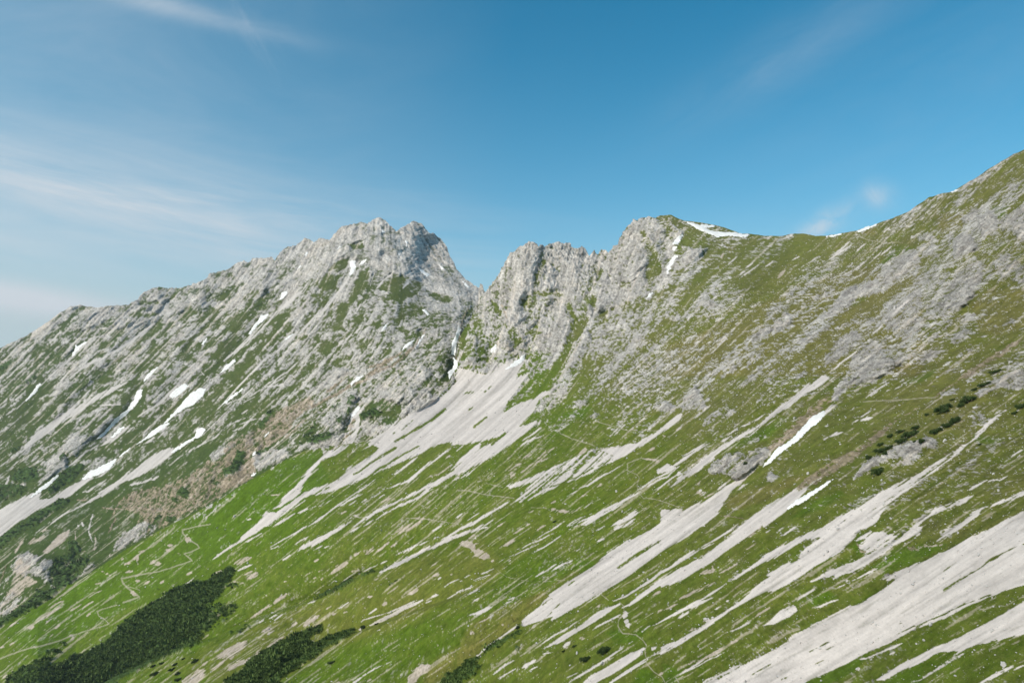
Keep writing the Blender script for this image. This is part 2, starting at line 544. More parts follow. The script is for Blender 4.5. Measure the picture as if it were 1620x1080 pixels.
r*%95 250,500 350,320 470,250 720,255 960,320 1050,210 1120,110 1280,95 1400,300 1340,480 1200,560 1080,640 900,700 760,760 700,900 400,980 300,900 200,600
g* 530,370 580,380 560,400
g* 600,380 660,430 640,430
g* 500,450 530,440 520,500
g*%90 410,620 470,580 480,690 430,700
g* 500,570 620,560 700,580 690,600 540,595
g* 690,650 730,610 740,680 780,760 700,690
g*%80 550,700 600,690 590,740
g* 890,430 940,425 910,490
g* 960,410 980,460 1000,520 970,480
g* 1030,550 1060,510 1110,500 1110,540 1040,555
g*%80 1070,470 1100,460 1130,465
g* 860,590 890,580 900,690 870,720
g* 1170,180 1200,190 1280,330 1310,450 1230,520 1200,460 1220,380 1200,260
g* 1280,100 1340,90 1320,160 1290,180
g* 1440,160 1560,190 1620,230 1620,260 1540,260 1480,220
g* 1060,690 1150,610 1220,590 1200,650 1100,690
g* 740,890 760,800 900,700 960,680 970,760 900,790 870,870 830,800 780,850
g* 980,660 1010,670 990,690
g* 700,860 730,850 710,880
g* 570,960 630,940 610,980
g* 650,1000 690,990 680,1030
g* 800,1000 850,960 880,970 830,1060
g* 1040,880 1080,940 1060,950
g* 1240,620 1330,540 1450,480 1620,390 1640,640 1500,640 1380,600 1300,640
g*%60 1150,760 1300,640 1450,640 1640,640 1640,900 1450,930 1280,900 1150,860
g* 140,900 180,850 190,960 150,970
g*%90 30,830 90,780 70,900 40,950
g*%80 110,720 150,700 160,800 130,820
g* 230,620 260,640 290,700 280,720 250,680
g*%80 320,780 400,800 420,880 380,930 330,860
g*%80 450,840 520,770 540,820 500,860
g* 190,990 220,980 215,1030
n14%60 300,650 330,740
g* 1380,440 1460,390 1540,340 1500,400 1420,440
s12%70 1440,440 1540,360 1590,330
r*%90 1360,120 1450,200 1440,260 1500,300 1600,290 1560,340 1400,440 1300,540 1200,600 1240,520 1340,400
s*%70 260,1010 220,1080 400,1080 440,1000 430,990
@720 560 4
s* 440,10 430,60 380,150 470,120 340,290 300,380 400,310 540,270 500,360 390,470 550,410 530,440 360,560 200,670 0,770 0,720 150,600 320,510 200,540 60,570 -20,580 -20,200 60,170 200,120 320,80
G18%60 190,235 230,205
G12%80 320,500 270,535 230,570
G14 200,400 160,430 120,460
G10%60 60,245 110,238
G12%70 90,350 110,340
G9%50 220,470 240,450
s8 560,455 500,500 420,550
s9 560,515 480,540 410,585
s8 350,560 260,620
s12%60 130,740 60,770 0,790
s9 100,600 0,700
s30%80 620,220 520,280 420,400
s5 800,365 760,380
d9 640,630 560,670 500,690 400,760
d20%70 660,590 600,600 500,680
d8 480,640 420,655 
d8 420,690 360,720 330,740
d8 280,683 245,692
d12%80 380,760 350,790
d9%80 360,740 350,770
s* 1445,370 1420,420 1300,500 1180,580 1080,640 1000,680 900,720 780,770 600,850 480,900 380,930 420,880 560,790 350,850 330,835 420,800 560,740 700,680 760,650 850,610 900,590 1000,590 1150,560 1280,490 1400,390
h* 750,660 900,600 1000,640 900,740 600,860 420,940 380,930 500,800
G8%60 1000,660 880,720 760,780 600,840
G7%60 820,690 700,740 600,790
s9 1085,435 1030,480 960,550 930,580
s6 960,580 1000,560
d9 1330,520 1310,510
d24%85 830,600 790,635
s10 1060,700 980,745 900,790 840,830 780,850
s7 780,860 720,890 650,935
d14 940,820 900,840
d10 770,845 740,848
d10 840,890 800,900
d12 640,930 600,940
d9 550,935 540,945
d16%80 790,965 730,1000 660,990 590,975
d10 500,985 450,1005
d8 430,1000 405,1005
s9%80 940,905 880,935 810,980 
s10 350,925 280,970 200,1020 80,1080
s6 160,1000 60,1060 
s5%60 230,985 150,1060
s14 1180,870 1080,920 1000,960 920,1000 800,1080
s9 1060,950 980,990 880,1040 820,1080
s12 1160,985 1100,1020 1040,1060 980,1090
s8 1130,960 1060,1010
s9 1410,760 1280,850 1200,880
s8 1380,735 1260,790 1180,850 1150,860
s7 1390,760 1300,790 1200,850
s6 880,1000 760,1050 700,1090
s6 800,1040 730,1080
s* 1640,620 1640,660 1560,720 1460,780 1440,800 1400,830 1350,855 1370,830 1400,790 1410,740 1440,760 1500,710 1580,650
s* 1270,730 1340,690 1400,720 1350,740 1280,760
s9 1640,545 1560,590 1480,640 1400,690
s7 1480,650 1400,700 1330,740
d14%80 1520,840 1560,870 1600,890
d16%80 1260,590 1230,610
d12 1290,680 1270,670 1190,660
s8 1430,460 1400,485
r*%90 1260,340 1280,310 1330,300 1450,360 1600,350 1560,260 1480,290 1420,330 1380,360 1290,360
r*%80 700,340 760,300 840,290 830,320 750,340
r*%90 860,400 880,360 910,380 890,415
g* 340,350 380,270 430,200 500,150 620,70 640,110 620,190 500,260 400,330
g* 390,150 440,60 460,110
g* 560,400 700,380 840,340 840,380 640,500 560,450
b*%60 700,390 840,330 860,340 800,400
g*%90 560,380 640,250 700,130 740,190 640,340
r30%80 640,200 580,300 500,370
r60%70 700,200 660,290 600,340
p9 655,480 665,500 740,535 820,560 880,578
p7 890,600 960,595 1050,585
p9 895,425 960,445 1030,465 1100,485 1150,480 
p9 1180,478 1230,482 1290,485
p8 1180,655 1090,690 1090,735 1150,760 1165,780 1150,830 1165,880 1190,910 1260,915 1340,940 1410,965 1440,1000
p10 20,860 90,865 180,885 280,900 370,910
p7 180,810 250,830 300,840
p7 480,968 580,975 
p6 1180,970 1280,1000 1360,1015
@720 810 4
s* 1300,75 1400,30 1460,10 1540,-20 1640,-30 1620,30 1560,90 1480,150 1380,210 1280,270 1180,340 1080,420 960,490 820,570 700,640 590,695 640,650 580,670 440,720 415,715 420,690 500,620 600,520 700,440 760,400 860,340 960,260 1080,190
G30%75 1290,190 1220,230 1150,270 1090,310 1040,355
G16%50 750,435 710,470
G12%60 610,545 560,580 520,600
G8%50 660,580 600,640
G5%50 920,405 890,412
G6%50 1500,30 1460,50
s14 420,700 350,750 280,800 200,850 140,910
s16 1640,195 1560,230 1500,265 1440,300 1380,340 1300,380 1240,430 1160,480 1080,530 1000,560
s28 1640,260 1560,300 1440,360 1340,420 1260,470 1180,530 1100,590 1060,600
s30 1040,580 960,620 880,670 820,710 740,760 640,820 560,860 
s10 1060,640 1000,670 900,720 870,745
s7%80 790,680 700,735 600,800 550,830
d16%70 1300,500 1230,525
d8 920,590 900,600
s24%80 730,820 680,860
d14 720,860 700,865
d20%80 820,795 790,800
s6%80 640,880 540,900
s16 510,935 460,960 425,985
s6 530,970 475,1000
s8 400,980 330,1020 250,1060
s9 380,930 330,960 240,1025
s20%70 330,1020 260,1060 220,1080
s5%80 600,870 560,900
s14 1145,800 1100,830 1020,880 920,950 840,1000 740,1060 700,1090
s56 1190,860 1140,900 1060,950 960,1010 880,1050 800,1100
s7 870,980 760,1020 680,1055
G6 1180,900 1100,960 960,1060
s20 1260,900 1180,950 1100,1000 1020,1050 960,1090
s22 1640,700 1560,740 1480,790 1400,840 1300,880 1220,920
s14 1640,535 1580,560 1520,590 1460,610 1380,650 1300,690 1220,725 1160,775
s8 1480,630 1420,665
d16%85 1640,430 1560,480 1480,520 1420,540
d8%80 1400,570 1340,600 1270,630
d12 1640,350 1570,380 1520,405
d10 1500,520 1420,560 
s20 1550,720 1490,760
s14%90 1590,680 1570,690
d10%80 1640,900 1560,930 1500,950
s6 1640,910 1540,970 1430,1020
s9 1640,1040 1590,1060 1560,1085
s16%80 1270,850 1240,870
d14%60 1300,1010 1310,1030
s10 950,85 900,110 860,130
s14 1155,0 1100,35 1060,60 1000,75
s18%85 1140,40 1080,80 1010,110
s24%90 930,5 880,40 800,85
s7 750,95 780,80 
s6 740,100 700,115
s9 930,5 860,30 740,80 700,90
s7 690,55 640,95 560,140 470,185 
s8 655,115 560,165 500,190 420,225 370,240
s7 550,190 480,225 380,265 320,290 255,325
s9 690,130 640,165 560,220 500,250 440,285
s6 360,300 335,315
s8 950,165 900,185
s6 830,210 760,250
s12 745,305 680,330 620,365
s10 650,320 570,375 505,410
s5 740,280 640,330
s9 255,350 200,375 165,390
s6 240,390 150,415 90,440
s12 230,-5 140,50 60,90 0,120
s14%80 240,50 160,90 80,125 0,160
s8 130,165
d10 300,70 270,88
d14 410,168 370,185 310,215
d12 475,70 445,90
d14 440,95 370,135
d14%80 570,80 540,100 510,130
d6 765,180
s9 110,390 60,410 0,430
s8 50,430 0,445
s10 110,470 50,490 0,510
s6 155,485 80,520
s6 150,545 110,560
s10 380,535 330,555
s6 350,560 300,585
s10 240,598 160,625 80,655
d8 240,650 190,680 150,700
d14 120,755 95,770
d14%90 300,710
d8 130,140 80,165
d40 60,195 110,215 110,240
d50%90 120,240 160,265 220,290
d20%70 160,255 240,310 260,320
d10 30,190 90,205 150,195
b*%70 740,350 780,300 880,310 880,350 800,380
p6 250,345 285,380 330,410 400,425 460,432 560,440 680,430
p8 925,520 970,555 
p10 1040,565 1065,590 1070,640 1035,680 1030,720 1060,765 1140,770 1190,810 1210,840 1200,880 1215,960 1260,1010 1310,1040 1330,1080
s30%60 1070,600 1080,680 1100,730
b*%80 960,760 1040,740 1080,790 1000,800
b*%90 1180,990 1230,1000 1300,1080 1120,1090
b*%60 1000,830 1200,740 1160,810
o*%80 0,880 100,700 250,620 400,560 560,500 600,530 500,610 420,700 300,790 140,900 0,1010
o*%50 640,450 800,360 840,340 760,400 700,440
k* -20,1030 60,960 140,915 150,930 100,970 20,1020 -20,1080
k22%80 160,905 230,860 320,810 430,750
k*%60 0,1050 60,1000 150,960 170,990 90,1050 20,1080
k10%90 395,725 415,722
k30%35 380,860 420,865
k5 620,58 640,55
@1050 320 4
s8%70 620,380 540,440 460,480
s6 470,340 400,400
s8%80 600,370 520,410
s10%80 870,340 820,360 740,410
s8 700,370 640,410
s6%90 1150,300 1060,350 980,400
s7 1190,240 1120,300 1040,350
s6 1000,330 860,420
s5 880,330 940,300
s8%80 1280,260 1210,310
s8%90 1480,260 1420,300 1350,340 1270,390 1180,440 1100,480
s6 1620,120 1560,155
s6 1440,150 1380,200
d16%80 770,430 720,480
d14%60 380,320 360,360
s9%80 420,520 360,590 280,620
s8 540,420 480,460 
s6 860,690 
s7 420,830 340,920 280,970
s5 350,860 300,910
r*%85 210,630 300,610 350,650 280,680
r*%85 0,710 60,670 100,700 90,750 20,740
r*%95 700,770 730,720 770,690 830,760 820,830 700,890 690,830
r*%85 560,850 620,800 700,780 640,860 560,920
r*%85 760,580 820,560 840,530 800,600
r*%85 940,600 980,580 960,620
r*%85 1000,620 1020,560 1050,590
r*%90 960,760 1080,660 1130,570 1220,510 1200,640 1040,730
r*%90 1220,610 1240,540 1400,500 1380,400 1450,380 1500,300 1620,300 1620,420 1500,500 1420,560 1300,600
r*%95 1020,1030 1040,960 1120,850 1200,800 1260,850 1200,920 1100,1000
r*%70 1170,1080 1240,900 1330,860 1400,920 1380,1000 1300,1080
r*%60 850,880 1000,800 1180,740 1300,700 1340,760 1100,800 900,900
r*%80 500,1080 560,940 640,960
r*%70 1380,740 1500,620 1620,540 1640,760 1560,840 1480,860
g* 690,710 720,690 780,740 760,760
g* 760,650 840,640 860,690 800,700
g* 800,730 870,720 880,780 830,800
g* 1180,650 1230,600 1330,590 1480,600 1380,640 1390,690 1340,750 1240,700
b*%90 1190,650 1250,600 1280,605 1210,650
b*%80 1450,280 1550,270 1560,300 1480,340 1440,370 1370,400
b*%70 1440,440 1490,420 1500,460
g* 1450,280 1620,240 1620,300 1520,290 1440,380 1370,400
g* 1440,440 1490,420 1500,460 1450,470
g*%80 540,890 800,780 880,800 640,920 480,980 500,950
g*%80 130,180 240,180 280,240 180,250
g* 340,260 440,260 440,400 360,420 320,440
g* 180,500 280,480 290,530 190,530
g* 620,560 700,530 740,580 660,640
g*%70 380,680 500,640 560,680 420,730
o*%60 0,900 300,800 700,600 900,500 1200,420 1640,440 1640,1100 0,1100
o*%60 380,270 460,270 420,330
s14%70 1640,560 1560,620 1440,720 1340,820 1240,930 1120,1020 1050,1090
@1215 220 4
r*%90 780,830 860,690 940,700 970,780 940,870 800,900
r*%90 660,900 800,720 820,740 740,860 
r*%90 540,990 640,900 760,910 660,1000
r*%90 400,1080 470,960 560,920 520,1040
r*%85 900,620 980,570 1080,640 1060,720 980,760
r*%90 1170,640 1260,580 1340,700 1280,720 1180,750
r*%95 1330,500 1400,460 1460,510 1450,600 1360,610
r*%85 1230,490 1320,450 1330,500 1240,540
r*%90 1460,530 1560,440 1620,420 1640,650 1580,640 1560,580 1480,580
r*%95 1000,1080 1100,940 1240,820 1300,740 1380,800 1320,960 1200,1080
r*%85 1420,780 1520,720 1620,800 1620,920 1480,880
r*%90 1240,300 1380,210 1420,230 1300,290
r*%85 1400,230 1480,160 1500,190 1430,230
r*%70 1170,400 1260,350 1300,350 1200,420
r*%60 1500,300 1560,250 1620,250 1560,330
r*%60 1100,650 1180,570 1160,660
g*%80 870,600 1000,530 1150,450 1220,480 1240,580 1100,600 1060,560 920,610
g* 780,690 900,630 1040,650 940,680 820,710
b*%90 1420,430 1520,430 1500,490 1460,500
g* 1380,420 1560,400 1540,450 1470,510
b*%70 780,700 870,670 840,720
g* 1050,780 1150,770 1300,725 1230,790 1160,850 1080,820
g* 1060,660 1140,640 1100,690
g*%60 1320,330 1620,100 1640,250 1480,330 1360,420 1240,400
g*%80 1270,1080 1360,950 1480,920 1620,980 1640,1100
o*%70 1300,1080 1400,950 1640,960 1640,1100
o*%80 1060,480 1230,480 1240,560 1100,590
p9 550,590 580,615 620,635 700,650 760,658 830,650
s9%80 830,650 760,700 660,750 580,800 500,850
s6 1000,485 900,555
s6 600,670 555,715
s7 520,680 430,730 380,770
s8 1050,490 1120,430 1160,380
s7 740,560 780,580 
o*%70 600,560 700,580 680,610 600,600
@1050 560 4
s* 930,180 930,230 860,280 800,330 720,380 640,440 540,500 440,560 340,630 240,710 150,780 110,770 180,720 260,650 380,570 520,490 620,430 700,350 800,290 880,220
s*%85 1000,130 1070,150 1000,210 920,240 890,230 940,180
s12 640,380 540,440 480,460 410,510
s14 420,520 370,555
s5 720,400 620,470 520,530
s9 270,560 180,610 110,650
s7 200,620 100,680 0,750
s6 120,690 60,740 0,800
s6 350,480 300,520
s12 100,380 60,420 0,480
s8 310,310 240,370 190,410
d10 110,470 80,480
n*%55 680,620 640,600 700,540 800,470 860,400 940,330 1040,260 1060,330 960,390 840,490 740,590
n*%80 680,620 660,590 820,480 870,410 950,380 860,490 720,600
r*%95 270,740 320,680 420,620 500,610 520,640 560,580 640,590 680,620 640,700 540,760 460,800 400,770 300,750
k8 510,690 530,690
k7 345,680 
d16%70 230,800 200,860 260,900 340,870
s*%80 340,820 380,800 400,830 350,860
s* -20,1090 80,1000 220,940 300,900 400,830 480,790 560,740 620,710 540,770 480,830 420,880 370,960 330,1020 260,1080 260,1090
s14%60 200,830 270,900 
s* 490,1090 560,1020 660,950 760,890 860,830 940,800 900,860 800,960 760,1000 720,1030 640,1090
n*%75 900,790 1000,720 1100,650 1240,590 1320,560 1200,680 1080,750 960,820 860,860 800,870
n*%60 1240,590 1320,520 1450,420 1500,400 1420,480 1300,590
s6%80 850,890 960,800 1060,760
s*%90 1000,1090 1140,1010 1260,950 1380,870 1500,800 1620,740 1640,760 1540,860 1440,940 1380,1000 1340,1090
d14%60 840,800 860,780
r*%85 640,800 680,750 720,770 680,810
s16%60 570,800 500,840 460,890
r*%80 1000,660 1060,640 1060,680 1010,690
r*%95 1210,780 1260,700 1330,650 1400,650 1500,580 1620,560 1640,640 1560,700 1480,700 1500,660 1420,670 1330,720 1280,760
r*%95 180,340 120,370 130,280 200,200 260,290 320,220 280,300 220,340
r*%80 230,440 280,400 360,340 420,330 470,370 400,400 340,400 260,460
r*%80 550,310 640,280 700,290 690,310 560,330
r*%80 420,120 430,60 470,80 450,120
r*%80 430,250 520,170 600,80 630,130 520,200 
r*%80 630,190 640,140 740,80 760,120 680,180
r*%80 790,180 860,120 900,110 860,160
r*%95 1020,80 1020,0 1140,-10 1090,40
r*%85 1060,330 1080,200 1160,130 1200,20 1380,0 1500,60 1420,120 1300,170 1200,190 1120,260 1070,340
s16%80 1080,300 1030,360 1000,400
s6%80 1240,300 1180,360 
s6 1440,170 1340,230 1260,290
s12%80 1100,490 1000,550
s10%70 1350,340 1260,390 1180,410
s5 860,620 900,600
s14%60 1200,430 1320,400
p9 1440,300 1500,290 1620,280
s10%70 1450,215 1620,130
g*%90 520,560 600,520 800,400 860,400 760,490 640,580 560,560
g* 380,620 520,540 640,580 560,600 500,620
b*%70 420,590 560,500 760,400 800,400 640,540 
g*%90 640,190 800,200 1000,80 980,130 860,220 720,300 600,350 480,310
o*%60 400,900 560,860 800,780 900,780 700,900 500,980 400,980
b*%60 800,1040 950,930 1120,860 1140,890 1000,980
d12%50 740,540 860,450
s9%80 1190,960 1160,945
s7%70 1040,1010 1120,990
s6 1190,820
@1050 810 4
G* -20,600 -20,480 300,300 520,140 760,100 960,90 1000,90 900,150 700,240 560,340 400,430 200,540 0,640
s* -20,-20 330,-20 300,30 230,90 120,170 20,230 -20,260
s12 0,380 100,300 220,230 340,160 440,110 520,50
G10 440,140 360,190 240,240 140,310
s* 520,50 640,0 700,-20 760,-20 680,40 620,90 560,140 480,190 380,250 320,300 200,380 80,440 -20,480 -20,440 140,360 260,270 380,180 460,120
n6%70 650,60 560,140 470,200
d26%80 310,340 310,370 270,375 220,385
d9 480,320 400,360 340,390
d7 600,185 540,225 510,240
s* 400,440 500,370 600,310 640,270 700,240 780,200 860,150 960,110 1050,70 1160,20 1240,-20 1400,-20 1360,40 1300,100 1240,120 1200,180 1120,250 1020,310 940,350 880,400 780,460 700,490 640,510 560,550 480,590 400,640 320,690 240,750 160,800 80,850 -20,900 -20,850 100,800 200,740 280,680 380,630 460,580 560,500 620,440 680,400 640,400 740,330 800,270 860,220 920,180 900,170 800,230 660,310 540,370 460,420
G*%80 600,400 680,350 760,290 860,200 980,150 1000,160 900,230 840,300 760,330 700,370 640,400
G9%70 640,400 520,480 440,550
s5 590,280 640,260
s10 420,430 340,490 240,550 140,600 60,650 -20,680
s20%90 240,560 200,580
d20%80 330,440 240,480 160,520 100,550
d7 100,570 40,600 0,615
s6 130,630 90,670
s6 350,600 320,615
s14%80 390,560 410,555
d12%70 690,600 620,630 580,660
s*%90 640,715 700,660 740,620 820,580 850,620 800,660 700,705
s9%85 560,690 480,730 410,755
d12%70 470,810 430,830
s10 1120,548 1060,565 1000,590 960,605
s10%90 1355,355 1260,400 1200,430 1140,460 1090,485
s6%80 1000,480 950,490 880,530 820,580
s14%70 1170,430 1150,445
s* 930,440 1000,400 1060,370 1140,330 1240,290 1300,260 1380,220 1480,160 1620,90 1640,100 1620,140 1540,170 1460,210 1360,280 1280,330 1200,370 1100,410 1060,440 1080,400 1000,420
s*%80 1210,180 1240,120 1340,120 1480,150 1400,220 1280,260 1240,240
n10%80 1215,180 1250,245 1300,250
n*%80 1540,220 1600,210 1600,240 1530,245
s*%60 640,120 740,90 800,90 720,130 600,130
s14 840,90 790,120 740,150
p6 650,90 740,95 830,85 920,95
d20%70 280,680 160,750
s30%95 290,680 260,680
d14%90 220,730 160,750
s6%80 390,880 330,915 240,950
d20%80 370,865 280,910 160,960
s7 260,930 180,980 100,1025
s* 1330,425 1400,400 1500,360 1620,310 1660,300 1660,700 1540,770 1440,820 1300,880 1200,930 1080,990 960,1050 860,1095 240,1095 320,1040 440,970 520,960 600,900 700,860 780,810 880,750 960,700 1060,650 1160,600 1260,560 1360,500 1450,440 1400,430
G12%75 340,1050 440,1000 560,930 680,870 780,820
G9%80 540,1040 640,980 720,940 780,910
G9%80 900,890 1000,840 1060,810
G40%45 920,940 1040,890 1160,850 1280,790 1400,740
G8%80 1640,700 1540,740 1440,790 1320,840 1240,880
G12%60 1000,970 900,1010 780,1060
G7%50 880,920 760,970
G50%35 1300,500 1440,430
b*%70 860,1090 1000,1030 1160,960 1300,890 1200,1010 1040,1090
b*%70 900,560 1040,500 1100,540 960,600
b*%80 1220,180 1240,120 1260,250 1230,250 1180,220
b*%60 1380,280 1480,230 1640,210 1640,290 1500,350 1380,400
s14 1510,828 1440,860 1360,890 1280,925 1230,930
s8 1465,885 1420,900
s20 1230,990
s10%90 1640,920 1540,960 1460,1000 1360,1050 1280,1095
s24%85 1640,930 1540,960 1480,1000
s12 1640,1055 1560,1075
b*%60 1380,1090 1460,1030 1640,950 1640,1090
b*%70 0,1080 0,960 120,1000 60,1090
n6 330,20 460,30 530,45
@1215 440 4
r*%90 360,560 400,440 440,380 520,350 520,420 440,500
r*%85 440,700 520,560 540,490 640,380 720,420 740,540 700,640 540,660 470,730 420,760
r*%80 740,540 850,500 960,470 980,420 1060,340 1140,300 1140,360 1040,420 960,450 1100,460 1060,510 850,560
r*%85 1150,400 1240,320 1310,340 1260,390 1180,420
r*%95 1060,100 1180,40 1300,10 1310,80 1280,160 1180,210 1080,160
r*%85 860,340 940,260 1020,190 1060,220 960,290
r*%85 1140,270 1300,220 1440,200 1320,270
r*%70 1230,450 1300,440 1280,480
g*%80 640,330 720,310 740,380 680,370
b*%80 880,660 960,610 1060,580 1040,620 960,660
g* 780,710 880,660 1060,580 1100,600 900,720
g*%80 1060,400 1130,370 1160,400 1120,450 1040,440
o*%60 1280,160 1440,80 1640,60 1640,300 1450,360 1340,340 1300,210
g*%80 1280,160 1440,80 1640,60 1640,300 1450,350 1340,340 1300,210
n*%65 1200,640 1300,560 1440,470 1560,400 1620,380 1560,440 1400,550 1280,630 1150,680
s10%70 900,660 800,700 680,730
s7 640,750 700,710
p9 600,780 700,775 820,770 920,762 1000,755 1060,755
s9%80 1080,750 1000,800 940,825
n*%50 1060,760 1200,640 1120,690 1000,790 800,900 640,980 500,1060 700,960
d12%60 1010,690 1050,660
r*%95 1450,690 1480,620 1560,590 1640,570 1640,690 1560,710 1500,700
r*%80 1300,730 1380,700 1420,710 1340,760
r*%70 1090,720 1210,700 1200,730 1090,755
r*%60 1280,870 1330,840 1440,890 1420,910 1360,890
s24%70 1640,720 1560,780 1440,870 1360,960 1280,1040
r*%95 850,1080 880,1040 1000,1010 1080,1040 1060,1080
s14%80 480,970 420,990 340,1020
s12%60 640,880 600,900
s8%80 400,920 340,950
s22%70 430,740 390,820 370,850
n*%55 60,1060 200,900 300,820 380,760 420,780 340,850 240,930 100,1060
n*%85 200,930 330,810 350,840 250,920 120,1030 60,1060
@1320 560 4.91
r*%95 160,960 230,870 330,790 460,720 640,700 650,770 600,850 500,850 540,790 400,810 300,860 220,930
r*%85 700,630 800,690 800,750 720,720 680,680
r*%60 1080,450 1240,510 1180,560 1060,560
s*%80 420,1080 560,1000 700,890 850,800 1000,700 1060,680 960,780 860,850 740,940 600,1040 540,1080
s30%60 1060,680 1180,560 1300,450 1430,360
s12 1300,450 1340,430
n*%55 480,1040 700,870 1000,690 1100,600 1000,720 820,800
s14%70 1260,890 1380,790 1473,720
s*%85 1030,1060 1090,990 1150,970 1280,970 1380,930 1300,980 1180,990 1060,1060
r*%50 1020,830 1090,820 1000,860
b*%70 1080,620 1200,640 1320,660 1240,700 1100,690
@1220 780 3.6
s*%85 860,140 900,100 1000,60 1080,30 1160,10 1100,50 1000,90 880,150 800,210 760,250 700,260 780,200
s* 930,280 990,210 1080,160 1160,100 1260,60 1360,20 1440,-20 1450,0 1340,50 1220,90 1180,130 1080,200 1000,240 950,270
s* 590,490 700,450 840,400 900,370 1000,320 1100,270 1220,210 1340,150 1450,90 1500,90 1500,500 1440,520 1340,550 1250,590 1100,650 960,720 840,770 700,830 560,900 400,960 180,1080 0,1080 0,900 120,820 260,740 400,680 560,600 640,560 700,490 640,480
G10%75 1440,285 1380,310 1260,370 1180,430 1060,500 980,550
G14%70 1250,380 1290,365
G8%80 1250,575 1160,610 1080,640 980,690 860,740 760,780 660,830
G40%35 1000,440 1100,400
G30%45 240,950 340,890 440,850 560,790
G10%70 60,1060 160,1010 300,950
G9%60 220,900 320,850
d9 1000,290 900,300 860,300
b*%80 740,330 800,310 1000,290 900,350 760,380 620,440 560,420
s* 540,1075 620,1040 720,980 820,930 900,890 1000,850 1120,790 1260,720 1320,680 1440,610 1480,600 1480,790 1380,810 1240,850 1120,880 1000,950 1060,900 960,900 880,950 760,1000 640,1060
s24%85 1120,900 1020,950 940,1000 820,1080
s24%60 1440,980 1340,1010 1240,1050 1160,1080
@360 560 4
s30 830,345 820,440 800,520 740,580 670,630 600,660
s22 600,660 560,700 520,745 480,800 450,870 400,910 330,960
n*%45 800,420 830,420 800,520 740,580 690,590 760,500
r*%95 640,600 600,600 640,560 690,500 730,470 760,480 700,560
k*%50 740,300 790,260 830,270 780,360 740,460 730,420 770,340
@0 810 4
G24 545,895 640,835 700,790 745,735
s15 555,877 650,812 710,765 752,732
s6 900,615 980,565 1080,505 1150,470 1230,425
@0 0 1
o*%30 230,1060 350,1012 450,970 540,937 620,900 760,850 800,900 760,960 620,1000 480,1060 430,1085
b*%60 0,995 100,935 200,875 330,805 400,762 500,712 520,760 420,830 330,890 200,960 60,1040
b*%30 480,1070 600,1000 760,930 860,860 900,900 760,1010 640,1085
"""
STEP = 1.0
NSTONE = 10000
SUNV = (-.66, -.40, .60)
SUN_E = 4.2
SKY_S = .12
SKY_TINT = (.0, 1.15, 1.22)
HAZE_K = 7.4
HAZE_A = 1.6
HAZE_C = (4.2, 5.25, 5.5)
CLOUD = (5.6, 6.0, 6.4)
EXPO = 0.0
CIRRUS = [
 (300,345,420,75,-4,.6,2.2,22,1.0,.25,.8),(150,318,230,46,-9,.6,3,26,2.0,.2,.75),(30,472,135,20,-7,.95,3,12,3.0,.0,.45),
 (230,2,190,13,-3,.45,4,16,4.0,.15,.8),(390,45,60,14,-52,.22,8,30,5.0,.3,.8),(40,170,400,230,15,.30,2,6,6.0,.2,.85),
 (1312,350,40,16,32,.5,22,34,7.3,.2,.7),(1397,308,20,16,-30,.5,24,30,21.6,.1,.7),(1250,95,190,40,22,.16,3,14,9.0,.2,.8),
 (1500,150,260,120,18,.10,3,9,10.0,.2,.85),(20,395,140,26,-12,.35,4,14,11.0,.2,.7),(850,400,900,50,0,.12,2,8,12.0,.2,.8),(1300,362,26,10,10,.35,26,30,13.,.2,.7)]
T1=(0,440,4); T2=(0,640,4); T3=(360,330,4); T4=(720,320,4); T5=(1050,320,4); T6=(1050,560,4); T7=(360,560,4)
